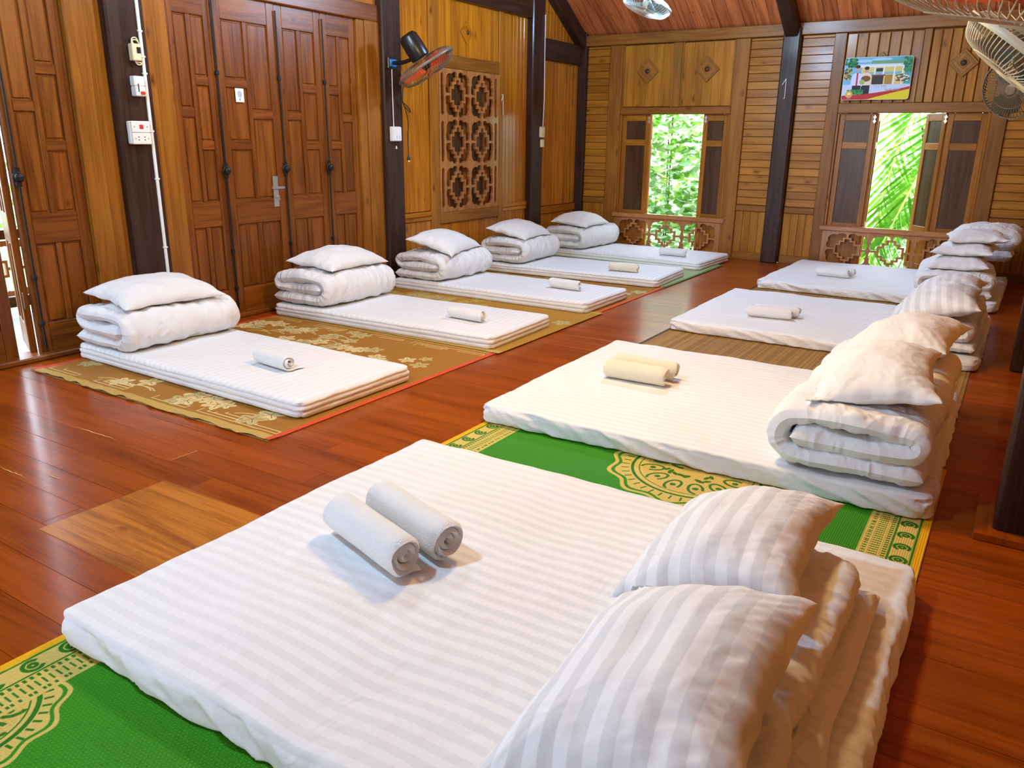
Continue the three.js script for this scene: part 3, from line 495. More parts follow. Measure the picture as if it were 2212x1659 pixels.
function greenMat(seed, medallions) {
  return (g, W, D) => {
    const r = rng(seed), G = 'rgb(52,142,16)', Gd = 'rgb(40,118,18)', Y = 'rgb(220,196,104)';
    g.fillStyle = G; g.fillRect(0, 0, W, D); g.fillStyle = 'rgba(30,90,30,0.18)'; for (let i = 0; i < 2500; i++) g.fillRect(r() * W, r() * D, 0.012, 0.004);
    g.fillStyle = 'rgba(140,205,70,0.4)'; for (let z = 0, k = 0; z < D; z += 0.0085, k++) for (let x = (k % 2) * 0.006; x < W; x += 0.012) g.fillRect(x, z, 0.0045, 0.0032);
    const med = (cx, cy, R) => {
      for (const [q, c] of [[1, Y], [0.95, G], [0.91, Y]]) { g.fillStyle = c; g.beginPath(); for (let k = 0; k <= 96; k++) { const a = k / 96 * TAU, rad = R * q * (1 + 0.045 * Math.cos(a * 12)); k ? g.lineTo(cx + Math.cos(a) * rad, cy + Math.sin(a) * rad) : g.moveTo(cx + rad, cy); } g.fill(); }
      g.strokeStyle = Gd; g.lineWidth = 0.007; for (let k = 0; k < 44; k++) { const a = k / 44 * TAU; g.beginPath(); g.moveTo(cx + Math.cos(a) * R * 0.78, cy + Math.sin(a) * R * 0.78); g.lineTo(cx + Math.cos(a) * R * 0.87, cy + Math.sin(a) * R * 0.87); g.stroke(); }
      g.beginPath(); g.arc(cx, cy, R * 0.74, 0, TAU); g.lineWidth = 0.012; g.stroke(); g.beginPath(); g.arc(cx, cy, R * 0.66, 0, TAU); g.lineWidth = 0.004; g.stroke();
      for (let k = 0; k < 12; k++) { const a = k / 12 * TAU + 0.2, x = cx + Math.cos(a) * R * 0.5, y = cy + Math.sin(a) * R * 0.5; g.lineWidth = 0.011; g.beginPath(); g.ellipse(x, y, R * 0.13, R * 0.08, a, 0, TAU * 0.8); g.stroke(); g.fillStyle = Gd; g.beginPath(); g.arc(x, y, R * 0.035, 0, TAU); g.fill(); }
      for (let k = 0; k < 26; k++) { const a = r() * TAU, q = 0.2 + 0.14 * r(); g.fillStyle = Gd; g.beginPath(); g.ellipse(cx + Math.cos(a) * R * q, cy + Math.sin(a) * R * q, R * 0.05, R * 0.025, a * 3, 0, TAU); g.fill(); }
      g.fillStyle = 'rgba(190,120,60,0.55)'; for (let y = -R * 0.62; y < R * 0.62; y += 0.009) for (let x = -R * 0.62; x < R * 0.62; x += 0.011) if (x * x + y * y < R * R * 0.38) g.fillRect(cx + x, cy + y, 0.003, 0.005);
    };
    for (const m of medallions) med(...m);
    // decorated bands at the two short ends
    for (const s of [0, 1]) {
      const X = (x, w) => s ? W - x - w : x; g.fillStyle = Y; g.fillRect(X(0.03, 0.17), 0, 0.17, D);
      g.fillStyle = Gd; g.fillRect(X(0.03, 0.006), 0, 0.006, D); g.fillRect(X(0.1, 0.006), 0, 0.006, D);
      for (let y = 0.01; y < D; y += 0.018) { g.fillRect(X(0.11, 0.014), y, 0.014, 0.008); g.fillRect(X(0.135, 0.03), y + 0.004, 0.03, 0.005); g.fillRect(X(0.175, 0.012), y + (r() * 0.01), 0.012, 0.007); }
      g.strokeStyle = Gd; g.lineWidth = 0.011; for (let y = 0.05; y < D; y += 0.1) { const cx = X(0.068, 0); g.beginPath(); g.arc(cx, y, 0.024, s ? 2 : -1, s ? 7 : 4); g.stroke(); g.beginPath(); g.arc(cx, y, 0.009, 0, TAU); g.stroke(); }
      g.fillStyle = 'rgb(240,180,20)'; g.fillRect(X(0, 0.028), 0, 0.028, D);
    }
  };
}
function strawMat(seed) { return (g, W, D) => { const r = rng(seed); g.fillStyle = 'rgb(150,112,52)'; g.fillRect(0, 0, W, D); for (let x = 0; x < W; x += 0.0095) { g.fillStyle = `rgba(${r() < 0.5 ? '95,62,22' : '205,165,92'},${0.12 + 0.35 * r()})`; g.fillRect(x, 0, 0.006, D); } for (let z = 0.04; z < D; z += 0.11) { g.fillStyle = 'rgba(70,45,20,0.5)'; g.fillRect(0, z, W, 0.004); } g.fillStyle = 'rgb(70,48,22)'; g.fillRect(0, 0, 0.02, D); }; }
mat('woven_floor_mat', -4.76, -2.715, -4.13, -2.235, flowerMat(5, 'rgb(176,120,36)', 'rgb(230,208,146)', 'rgb(226,84,48)'), 'brown and gold flowered mat with orange ends, nearest on the door side', { wavy: 1, cell: 0.05 });
mat('woven_floor_mat', -4.76, -2.69, -5.62, -4.1, flowerMat(6, 'rgb(190,140,44)', 'rgb(208,172,84)', null), 'plain golden mat under the second and third single mattresses', { cell: 0.05, y: 0.0046 });
mat('woven_floor_mat', -4.76, -2.73, -7.02, -5.55, flowerMat(8, 'rgb(178,122,40)', 'rgb(212,180,100)', 'rgb(226,96,44)'), 'golden mat with an orange end below the single mattress with the cream towel', { cell: 0.05 });
mat('woven_floor_mat', -4.7, -2.72, -8.72, -7.0, (g, W, D) => { g.fillStyle = 'rgb(168,182,130)'; g.fillRect(0, 0, W, D); g.fillStyle = 'rgb(90,140,70)'; g.fillRect(W - 0.03, 0, 0.03, D); }, 'pale green mat by the far single mattress under the bush window', { cell: 0.05, y: 0.004 });
mat('woven_floor_mat', -2.045, -0.08, -1.66, 0.2, greenMat(21, [[0.12, 1.06, 0.24]]), 'green mat with yellow paisley under the nearest double mattress', { edge: C(0.1, 0.3, 0.06) });
mat('woven_floor_mat', -2.05, -0.085, -3.62, -1.68, greenMat(22, [[1.08, 0.62, 0.36]]), 'green mat with a scalloped medallion between the two nearest double mattresses', { edge: C(0.1, 0.3, 0.06) });
mat('woven_floor_mat', -2.06, -0.1, -5.8, -4.0, strawMat(31), 'brown reed mat between the second and third double mattresses', { weave: reedBump, cell: 0.2 });
mat('woven_floor_mat', -2.04, -0.1, -8.0, -6.3, strawMat(32), 'brown reed mat between the two farthest double mattresses', { weave: reedBump, cell: 0.2, y: 0.001 });
console.log('mats');

// soft things rest on one another: heights of what already lies there, on a 3 cm grid
const field = new Map(), CELL = 0.03, fkey = (i, j) => i * 100003 + j, _v = new THREE.Vector3();
const heightAt = (x, z, reach = 1) => { const i = Math.floor(x / CELL), j = Math.floor(z / CELL); let h = -1; for (let a = -reach; a <= reach; a++) for (let b = -reach; b <= reach; b++) h = Math.max(h, field.get(fkey(i + a, j + b)) ?? -1); return h; };
function eachVertex(m, fn) { m.updateMatrixWorld(true); const p = m.geometry.attributes.position; for (let k = 0; k < p.count; k++) { _v.fromBufferAttribute(p, k).applyMatrix4(m.matrixWorld); fn(_v, k, p); } }
function deposit(m) { eachVertex(m, (v) => { const k = fkey(Math.floor(v.x / CELL), Math.floor(v.z / CELL)); field.set(k, Math.max(field.get(k) ?? -1, v.y)); }); return m; }
function settle(m, low) { let up = -0.03; eachVertex(m, (v, k, p) => { if (p.getY(k) < low) up = Math.max(up, heightAt(v.x, v.z) - v.y); }); m.position.y += up + 0.001; return m; }
function drape(m) { const inv = new THREE.Matrix4(); m.updateMatrixWorld(true); inv.copy(m.matrixWorld).invert(); const n = m.geometry.attributes.normal; eachVertex(m, (v, k, p) => { const h = heightAt(v.x, v.z) + (n.getY(k) > 0 ? 0.009 : 0.004); if (v.y < h) { v.y = h; v.applyMatrix4(inv); p.setXYZ(k, v.x, v.y, v.z); } }); m.geometry.computeVertexNormals(); return m; }

// ------------------------------------------------------------------ bedding: the single mattresses along the door wall
const singles = [
  { z0: -3.36, z1: -2.525, turn: -0.02, at: 'nearest the veranda door', q: { H: 0.235, x: 0 }, pil: [-4.49, -2.93, 0.10, -0.06], tow: [-3.38, -2.87, -0.12], flap: 0.09 },
  { z0: -4.95, z1: -4.11, turn: 0.03, at: 'before the four-leaf door', q: { H: 0.25, x: 0 }, pil: [-4.5, -4.54, 0.08, 0.06], tow: [-3.2, -4.46, -0.05] },
  { z0: -6.32, z1: -5.5, turn: 0.0, at: 'below the black fan', q: { H: 0.24, x: 0.02 }, pil: [-4.45, -5.88, 0.26, 0.2], tow: [-3.21, -5.93, -0.08] },
  { z0: -7.7, z1: -6.86, turn: 0.05, at: 'below the carved screen', q: { H: 0.24, x: 0.02 }, pil: [-4.46, -7.2, 0.2, 0.1], tow: [-3.2, -7.1, 0.02], cream: 1 },
  { z0: -9.12, z1: -8.2, turn: -0.04, at: 'under the bush window', q: { H: 0.25, x: 0.03 }, pil: [-4.45, -8.55, 0.1, 0.05], tow: [-3.22, -8.45, 0.05] },
];
const TL = 0.09, TM = 0.0055;
singles.forEach((s, i) => {
  const W = s.z1 - s.z0, zc = (s.z0 + s.z1) / 2, L = 2.0, xc = -3.785, y0 = TM + 0.002;
  const m = mesh('single_mattress', mattressGeo(L, TL, W, { seed: 3 + i * 7, across: true, fold: 0.005, wave: 0.003, rc: 0.045, seam: true, nx: 80, nz: 40 }), [F.sheet, F.side]); m.position.set(xc, y0, zc); m.rotation.y = s.turn;
  deposit(m); tag(m, 'white striped single mattress ' + s.at, 'mattress', 'mattresses on the floor');
  const Q = new THREE.Object3D(), top = y0 + TL - 0.002, qW = 0.53;
  const q = mesh('folded_quilt', quiltGeo(qW, s.q.H, W - 0.02, { seed: 20 + i * 5, tail: i % 2 ? 0.03 : 0.0, crease: 0.22, puff: 0.16 }), F.quilt); q.rotation.y = Math.PI + s.turn; q.position.set(-4.24 + s.q.x, top, zc); deposit(settle(q, 0.02));
  tag(q, 'puffy white quilt folded on the single mattress ' + s.at, 'quilt', 'folded quilts');
  const [px, pz, tilt, turn] = s.pil, p = mesh('pillow', pillowGeo(0.47, 0.68, 0.155, { seed: 40 + i, bend: -0.015, droop: -0.012 }), F.plainPillow); p.position.set(px, top + s.q.H + 0.062 + Math.abs(tilt) * 0.1, pz); p.rotation.set(0, turn, -tilt, 'YXZ'); drape(p);
  tag(p, 'white pillow on the quilt of the single mattress ' + s.at, 'pillow', 'pillows');
  const [tx, tz, tt] = s.tow, t = mesh('rolled_towel', rollGeo(0.046, 0.3, { seed: 60 + i, flap: s.flap ?? 0.03 }), s.cream ? F.towelCream : F.towel); t.rotation.y = Math.PI / 2 + tt; t.position.set(tx, top + 0.004, tz); settle(t, 0.015);
  tag(t, (s.cream ? 'cream' : 'white') + ' rolled towel on the single mattress ' + s.at, 'towel', 'rolled towels');
});
// the double mattresses on the other side
const doubles = [
  { x0: -2.035, x1: -0.075, z0: -2.5, z1: -0.9, turn: 0, at: 'nearest the viewer', T: 0.085 },
  { x0: -2.09, x1: -0.095, z0: -4.58, z1: -3.0, turn: 0.01, at: 'second from the viewer', T: 0.085 },
  { x0: -2.06, x1: -0.06, z0: -6.98, z1: -5.38, turn: 0, at: 'third from the viewer', T: 0.075 },
  { x0: -2.01, x1: -0.02, z0: -9.15, z1: -7.48, turn: -0.02, at: 'under the palm window', T: 0.08 },
];
doubles.forEach((d, i) => {
  const L = d.x1 - d.x0, W = d.z1 - d.z0; d.xc = (d.x0 + d.x1) / 2; d.zc = (d.z0 + d.z1) / 2; d.top = TM + 0.002 + d.T;
  const m = mesh('double_mattress', mattressGeo(L, d.T, W, { seed: 90 + i * 9, fold: 0.03, wave: 0.005, wr: 0.003, rc: 0.08, nx: i < 2 ? 150 : 90, nz: i < 2 ? 120 : 70 }), [F.sheet, F.side]); m.position.set(d.xc, TM + 0.002, d.zc); m.rotation.y = d.turn;
  deposit(m); tag(m, 'white striped double mattress ' + d.at, 'mattress', 'mattresses on the floor');
});
function quiltAt(x, y, z, W, H, L, turn, o, label) { const q = mesh('folded_quilt', quiltGeo(W, H, L, o), F.quilt); q.position.set(x, y, z); q.rotation.y = turn; deposit(settle(q, 0.02)); return tag(q, label, 'quilt', 'folded quilts'); }
function pillowAt(x, y, z, rx, ry, rz, W, L, H, o, label, m) { const p = mesh('pillow', pillowGeo(W, L, H, o), m ?? F.pillow); p.position.set(x, y, z); p.rotation.set(rx, ry, rz, 'YXZ'); drape(p); if (o.stacked) deposit(p); return tag(p, label, 'pillow', 'pillows'); }
function towelAt(x, y, z, turn, R, L, o, m, label) { const t = mesh('rolled_towel', rollGeo(R, L, o), m); t.position.set(x, y, z); t.rotation.y = Math.PI / 2 + turn; settle(t, 0.015); return tag(t, label, 'towel', 'rolled towels'); }
{
  const [A, B, D, E] = doubles.map((d) => d.top - 0.002);
  // nearest
  quiltAt(-0.66, A, -1.48, 0.46, 0.13, 1.36, 0, { seed: 201, tail: 0.05, crease: 0.25, puff: 0.2 }, 'flattened white quilt under the two striped pillows nearest the viewer');
  pillowAt(-0.46, A + 0.195, -1.3, 0.02, 0.04, 0.3, 0.5, 0.72, 0.2, { seed: 301, bend: -0.02, flat: 0.5 }, 'large striped pillow nearest the viewer');
  pillowAt(-0.525, A + 0.175, -1.995, 0.0, 0.02, 0.27, 0.48, 0.64, 0.19, { seed: 302, bend: -0.02, flat: 0.5 }, 'striped pillow just behind the nearest one, over the green mat');
  towelAt(-1.53, A + 0.004, -1.625, -0.31, 0.069, 0.41, { seed: 401, turns: 2.6, flap: 0.05 }, F.towel, 'front one of two white towel rolls on the nearest double mattress');
  towelAt(-1.478, A + 0.004, -1.765, -0.31, 0.07, 0.41, { seed: 402, turns: 3 }, F.towel, 'rear one of two white towel rolls on the nearest double mattress');
  // second
  quiltAt(-0.7, B, -3.75, 0.55, 0.25, 1.42, 0, { seed: 202, tail: 0.02, crease: 0.18 }, 'thick white quilt folded in a roll on the second double mattress');
  pillowAt(-0.4, B + 0.325, -3.46, 0.05, 0.1, 0.22, 0.48, 0.7, 0.18, { seed: 303, bend: -0.03 }, 'front pillow on the thick quilt of the second double mattress', F.plainPillow);
  pillowAt(-0.38, B + 0.335, -4.2, 0.0, -0.08, 0.2, 0.48, 0.68, 0.18, { seed: 304, bend: -0.03 }, 'rear pillow on the thick quilt of the second double mattress', F.plainPillow);
  towelAt(-1.6, B + 0.002, -3.78, 0.03, 0.056, 0.34, { seed: 403 }, F.towelCream, 'front one of two cream towel rolls on the second double mattress');
  towelAt(-1.6, B + 0.002, -3.905, 0.03, 0.056, 0.36, { seed: 404 }, F.towelCream, 'rear one of two cream towel rolls on the second double mattress');
  // third
  quiltAt(-0.62, D, -6.15, 0.5, 0.19, 1.4, 0, { seed: 203, tail: 0.03, crease: 0.2 }, 'white quilt half hidden behind pillows on the third double mattress');
  pillowAt(-0.36, D + 0.26, -5.72, 0.03, 0.05, 0.3, 0.5, 0.68, 0.18, { seed: 305, bend: -0.02 }, 'striped pillow on the third double mattress');
  pillowAt(-0.36, D + 0.25, -6.42, 0.0, 0.0, 0.22, 0.48, 0.66, 0.17, { seed: 306, bend: -0.02 }, 'rear pillow on the third double mattress, almost hidden');
  towelAt(-1.45, D + 0.002, -5.86, 0.08, 0.045, 0.32, { seed: 405 }, F.towel, 'front one of two white towel rolls on the third double mattress');
  towelAt(-1.42, D + 0.002, -5.97, 0.08, 0.045, 0.32, { seed: 406 }, F.towel, 'rear one of two white towel rolls on the third double mattress');
  // far
  quiltAt(-0.7, E, -8.05, 0.58, 0.2, 1.1, 0.06, { seed: 204, crease: 0.2 }, 'white quilt rolled under a stack of pillows below the palm window');
  pillowAt(-0.4, E + 0.255, -7.9, 0, 0.05, 0.05, 0.48, 0.66, 0.14, { seed: 307, stacked: 1 }, 'lowest of three stacked pillows below the palm window', F.plainPillow);
  pillowAt(-0.36, E + 0.365, -8.0, 0, -0.05, 0.04, 0.48, 0.66, 0.13, { seed: 308, stacked: 1 }, 'middle one of three stacked pillows below the palm window', F.plainPillow);
  pillowAt(-0.3, E + 0.465, -8.1, 0, 0.1, 0.05, 0.46, 0.64, 0.12, { seed: 309 }, 'topmost of three stacked pillows below the palm window', F.plainPillow);
  quiltAt(-0.5, E, -8.85, 0.5, 0.32, 0.5, 0.0, { seed: 205, crease: 0.25 }, 'bulky quilt heaped in the far corner behind the stacked pillows');
  towelAt(-1.45, E + 0.002, -8.1, -0.02, 0.045, 0.3, { seed: 407 }, F.towel, 'front one of two white towel rolls below the palm window');
  towelAt(-1.42, E + 0.002, -8.22, -0.02, 0.045, 0.3, { seed: 408 }, F.towel, 'rear one of two white towel rolls below the palm window');
}
console.log('bedding');

// ------------------------------------------------------------------ fans
const fanWhite = new THREE.MeshPhysicalMaterial({ color: C(0.6, 0.59, 0.54), roughness: 0.4 }), fanCream = new THREE.MeshPhysicalMaterial({ color: C(0.66, 0.6, 0.42), roughness: 0.4 });
const bladeClear = new THREE.MeshPhysicalMaterial({ color: C(0.16, 0.2, 0.18), roughness: 0.25, transmission: 0.5, thickness: 0 }), bladeOrange = new THREE.MeshPhysicalMaterial({ color: C(0.75, 0.1, 0.02), roughness: 0.35 }), fanGrey = new THREE.MeshPhysicalMaterial({ color: C(0.16, 0.13, 0.1), roughness: 0.35 });
// at: centre of the guard; dir: where it blows; mount: point on the pillar
function fan(at, dir, mount, o, label) {
  const g = group('wall_fan'), R = o.R, d = new THREE.Vector3(...dir).normalize(); g.position.set(...mount);
  const head = new THREE.Matrix4().lookAt(d, new THREE.Vector3(), new THREE.Vector3(0, 1, 0.01)).setPosition(at[0] - mount[0], at[1] - mount[1], at[2] - mount[2]);   // +z = dir
  const part = (name, geo, m) => mesh(name, geo.applyMatrix4(head), m, g);
  const n = o.wires ?? 60, fr = 0.07 * R / 0.22, bk = 0.05 * R / 0.22, wr = o.wr ?? 0.0016, seg = o.seg ?? 6;
  const wires = (s, dep) => { const L = []; for (let k = 0; k < n; k++) { const a = k / n * TAU, pts = []; for (let j = 0; j <= 6; j++) { const q = j / 6, r = R * (0.19 + 0.81 * q), aa = a + (1 - q) * (o.swirl ?? 0.25) * s; pts.push([Math.cos(aa) * r, Math.sin(aa) * r, s * dep * Math.sqrt(Math.max(0, 1 - Math.pow(q, 3.2)))]); } L.push(tubeG(pts, wr, seg * 2, 4)); } for (const q of [0.25, 0.62]) { const z = s * dep * Math.sqrt(1 - Math.pow((q - 0.24) / 0.76, 3.2)); L.push(new THREE.TorusGeometry(R * q, wr * 1.2, 4, 48).translate(0, 0, z)); } return merged(L); };
  part('front_guard', wires(1, fr), o.guard); part('rear_guard', wires(-1, bk), o.guard);
  part('rim', merged([new THREE.TorusGeometry(R, 0.006, 8, 72), lathe([[R + 0.004, -0.011], [R + 0.006, 0], [R + 0.004, 0.011], [R - 0.002, 0.011], [R - 0.002, -0.011], [R + 0.004, -0.011]], 72).rotateX(Math.PI / 2)]), o.rim ?? o.guard);
  part('badge', lathe([[0, 0.006], [R * 0.16, 0.005], [R * 0.2, -0.004], [0, -0.005]], 32).rotateX(Math.PI / 2).translate(0, 0, fr), o.badge ?? o.guard);
  part('hub', lathe([[0, 0.03], [R * 0.13, 0.026], [R * 0.17, 0], [R * 0.17, -0.03], [0, -0.03]], 24).rotateX(Math.PI / 2), o.body);
  for (let k = 0; k < 3; k++) { const pos = [], idx = [], m = 12; for (let j = 0; j <= m; j++) for (let i = 0; i <= 6; i++) { const q = j / m, w = i / 6 - 0.5, r = R * lerp(0.15, 0.9, q), spread = 0.95 * Math.sin(Math.PI * (0.18 + 0.72 * q)) , a = k / 3 * TAU + w * spread * 1.5 + q * 0.25; pos.push(Math.cos(a) * r, Math.sin(a) * r, -w * 0.085 + 0.01 * Math.sin(q * 3)); } for (let j = 0; j < m; j++) for (let i = 0; i < 6; i++) { const a = j * 7 + i; idx.push(a, a + 1, a + 7, a + 1, a + 8, a + 7); } const b = new THREE.BufferGeometry(); b.setAttribute('position', new THREE.Float32BufferAttribute(pos, 3)); b.setIndex(idx); b.computeVertexNormals(); part('blade', b, o.blade); }
  part('motor', lathe([[0, -0.24], [0.05, -0.236], [0.066, -0.215], [0.07, -0.14], [0.068, -0.065], [0.05, -0.055], [0, -0.055]].map(([a, b]) => [a * R / 0.22, b * R / 0.22]), 32).rotateX(Math.PI / 2), o.body);
  const back = new THREE.Vector3(0, 0, -0.13 * R / 0.22).applyMatrix4(head), mid = back.clone().multiplyScalar(0.5); mid.y -= 0.05;
  mesh('arm', tubeG([back, back.clone().add(new THREE.Vector3(0, -0.06, 0)), mid, [0, 0, 0]], 0.017, 16, 8), o.body, g);
  const br = mesh('bracket', cbox(...(o.bracket ?? [0.03, 0.13, 0.09]), 0.008), o.bracketMat ?? o.body, g); br.position.set(0, 0, 0);
  if (o.label) { const l = mesh('control_label', cbox(...o.label[0], 0.002), o.label[2], g); l.position.set(...o.label[1]); }
  return tag(g, label, 'fan', 'fans');
}
const blueLabel = new THREE.MeshPhysicalMaterial({ color: C(0.02, 0.2, 0.6), roughness: 0.3 }), greenLabel = new THREE.MeshPhysicalMaterial({ color: C(0.1, 0.4, 0.08), roughness: 0.4 });
fan([-4.5, 1.915, -5.7], [0.43, -0.84, -0.34], [-4.865, 1.95, -5.68], { R: 0.27, guard: fanGrey, rim: fanGrey, body: M.black, blade: bladeOrange, badge: bladeOrange, wires: 64, bracket: [0.03, 0.1, 0.12], label: [[0.006, 0.06, 0.085], [0.018, 0, 0.0], blueLabel] }, 'black wall fan with orange blades on the pillar beside the door');
fan([-3.05, 2.46, -6.95], [-0.27, -0.95, 0.23], [-3.0, 2.78, -7.15], { R: 0.225, guard: fanWhite, body: fanWhite, blade: bladeClear, wires: 48, wr: 0.0013, bracket: [0.14, 0.03, 0.14] }, 'white fan hanging under the sloping ceiling');
fan([-0.025, 1.575, -1.5], [-0.17, -0.97, -0.1], [0.085, 1.66, -0.84], { R: 0.24, guard: fanCream, body: fanCream, blade: bladeOrange, wires: 84, wr: 0.0014, seg: 10 }, 'large white fan with orange blades in the upper corner, nearest the viewer');
fan([-0.065, 1.568, -2.85], [-0.61, -0.79, 0.02], [0.085, 1.72, -3.05], { R: 0.2, guard: fanCream, body: fanCream, blade: bladeClear, wires: 80, seg: 8, label: [[0.006, 0.05, 0.07], [-0.02, 0.0, 0.0], greenLabel] }, 'white fan behind the nearest one, tilted down');
fan([-0.15, 1.635, -5.45], [-0.35, -0.25, 0.9], [0.085, 1.7, -5.62], { R: 0.165, guard: fanGrey, body: M.black, blade: bladeClear, wires: 56 }, 'dark fan behind the two white fans in the upper corner');

// ------------------------------------------------------------------ wiring and small fittings (on the pillars of the door wall)
const PX = XL + 0.075;   // face of those pillars
function fitting(name, label, category, x, y, z) { const g = group(name); g.position.set(x, y, z); return tag(g, label, category); }
{
  const F_ = (g, n, dy, dz, w, h, t, m, e = 0.004, x = 0) => { const b = mesh(n, cbox(t, h, w, e), m, g); b.position.set(x + t / 2, dy, dz); return b; };
  const c = fitting('cable_conduit', 'cream conduit running down the pillar beside the switches', 'conduit', PX, 0, -3.285);
  F_(c, 'trunking', 1.55, 0, 0.02, 3.1, 0.014, M.white, 0.003); for (const y of [0.6, 1.05, 1.35, 1.7, 1.8, 1.95]) F_(c, 'clip', y, 0.0, 0.03, 0.012, 0.017, M.white, 0.002);
  const s = fitting('wall_switch', 'white panel with a red digital switch and two sockets on the pillar', 'switch', PX, 1.34, -3.185);
  F_(s, 'back_box', 0, 0, 0.135, 0.14, 0.035, M.white, 0.006); F_(s, 'face_plate', 0.036, -0.004, 0.13, 0.07, 0.012, M.white, 0.004, 0.035); F_(s, 'face_plate', -0.036, -0.004, 0.13, 0.07, 0.012, M.white, 0.004, 0.035);
  F_(s, 'red_switch', 0.036, -0.006, 0.026, 0.026, 0.004, M.red, 0.002, 0.046); for (const dz of [-0.022, 0.02]) { for (const dy of [-0.026, -0.044]) F_(s, 'socket_hole', dy, dz, 0.008, 0.006, 0.002, M.black, 0.0005, 0.0462); F_(s, 'screw', -0.036, dz * 2.1, 0.006, 0.008, 0.002, M.grey, 0.0008, 0.0462); F_(s, 'screw', 0.036, dz * 2.1, 0.006, 0.008, 0.002, M.grey, 0.0008, 0.0462); }
  const b = fitting('breaker_box', 'white breaker with a red rocker on the pillar above the socket panel', 'switch', PX, 1.625, -3.215);
  F_(b, 'case', 0.025, 0, 0.075, 0.06, 0.05, M.white, 0.006); F_(b, 'cover', -0.035, 0, 0.07, 0.06, 0.056, M.white, 0.006); F_(b, 'rocker', -0.045, -0.01, 0.03, 0.018, 0.01, M.red, 0.003, 0.054); F_(b, 'slot', -0.015, 0.016, 0.006, 0.05, 0.004, M.black, 0.001, 0.055);
  const r = fitting('timer_box', 'cream box with looped cables on the pillar, topmost of the fittings', 'switch', PX, 1.82, -3.225);
  F_(r, 'case', 0, 0, 0.06, 0.1, 0.045, M.cream, 0.005); F_(r, 'window', 0.012, -0.012, 0.026, 0.036, 0.004, M.black, 0.001, 0.044);
  for (const q of [0, 0.012]) { mesh('cable', tubeG([[0.02, 0.05, 0.015 - q], [0.022, 0.08 - q, 0.01], [0.02, 0.085 - q, -0.02], [0.01, 0.05, -0.045]], 0.004, 16, 6), M.cream, r); mesh('cable', tubeG([[0.02, -0.05, 0.005 - q], [0.022, -0.07 + q, -0.01], [0.02, -0.07 + q, -0.03], [0.01, -0.06, -0.05]], 0.004, 16, 6), M.cream, r); }
  const o = fitting('socket_box', 'white socket box with a pull cord below the black fan', 'switch', PX, 1.36, -5.69);
  F_(o, 'back_box', 0, 0, 0.115, 0.125, 0.04, M.white, 0.006); F_(o, 'face_plate', 0, 0, 0.105, 0.118, 0.01, M.white, 0.004, 0.04); for (const dz of [-0.022, 0.012]) for (const dy of [-0.02, -0.034]) F_(o, 'socket_hole', dy, dz, 0.007, 0.006, 0.002, M.black, 0.0005, 0.0492);
  mesh('cable', tubeG([[0.012, 0.06, 0.01], [0.012, 0.3, 0.012], [0.012, 0.54, 0.012]], 0.004, 12, 6), M.white, o); mesh('pull_cord', tubeG([[0.03, -0.06, 0], [0.03, -0.1, 0.002]], 0.002, 4, 5), M.black, o); const cb = mesh('cord_tip', lathe([[0, 0.014], [0.004, 0.012], [0.008, -0.012], [0, -0.014]], 10), M.white, o); cb.position.set(0.03, -0.115, 0.002);
  const fc = fitting('fan_cord', 'dark fan cord with a white plug hanging beside the socket box', 'cord', PX + 0.01, 0, -5.8);
  mesh('cord', tubeG([[0.05, 1.8, 0.02], [0.035, 1.66, 0.03], [0.03, 1.56, -0.02], [0.03, 1.45, -0.05], [0.02, 1.3, -0.05], [0.02, 1.18, -0.055]], 0.0045, 40, 6), M.black, fc); mesh('cord_loop', tubeG([[0.03, 1.64, 0.05], [0.03, 1.61, -0.02], [0.03, 1.57, -0.08], [0.035, 1.55, -0.07], [0.03, 1.6, 0.0]], 0.005, 24, 6), M.black, fc);
  const pg = mesh('plug', lathe([[0, 0.025], [0.006, 0.024], [0.016, -0.01], [0.016, -0.02], [0, -0.02]], 12), M.black, fc); pg.position.set(0.02, 1.155, -0.055); const pt = mesh('plug_tip', cbox(0.012, 0.02, 0.014, 0.003), M.white, fc); pt.position.set(0.02, 1.125, -0.058);
  const t = fitting('light_switch', 'small cream switch and socket on the pillar past the carved screen', 'switch', PX, 1.36, -8.29);
  F_(t, 'upper_box', 0.05, 0, 0.085, 0.12, 0.035, M.cream, 0.008); F_(t, 'lower_box', -0.075, -0.012, 0.06, 0.09, 0.03, M.cream, 0.008); F_(t, 'socket_hole', 0.02, -0.01, 0.008, 0.01, 0.002, M.black, 0.0008, 0.0342); F_(t, 'socket_hole', 0.02, 0.012, 0.008, 0.01, 0.002, M.black, 0.0008, 0.0342);
  mesh('cable', tubeG([[0.01, 0.1, -0.03], [0.012, 0.45, -0.045], [0.01, 0.8, -0.04], [0.01, 1.3, -0.035]], 0.005, 24, 6), M.white, t);
  const hook = (pos, turn, label) => { const h = mesh('wire_hook', merged([tubeG([[0, 0, 0.02], [0.004, -0.19, 0.02], [-0.01, -0.2, 0.025]], 0.0035, 10, 5), tubeG([[0.0, 0, 0.02], [-0.035, -0.06, 0.025]], 0.0035, 6, 5), tubeG([[0, 0, 0], [0, 0.004, 0.022]], 0.0035, 4, 5)]), M.white); h.position.set(...pos); h.rotation.y = turn; return tag(h, label, 'hook'); };
  hook([-2.38, 1.98, ZB + 0.1], 0, 'white wire hook on the pillar between the windows'); hook([XL + 0.018, 1.78, -7.54], Math.PI / 2, 'white wire hook on the wall beside the carved screen');
}
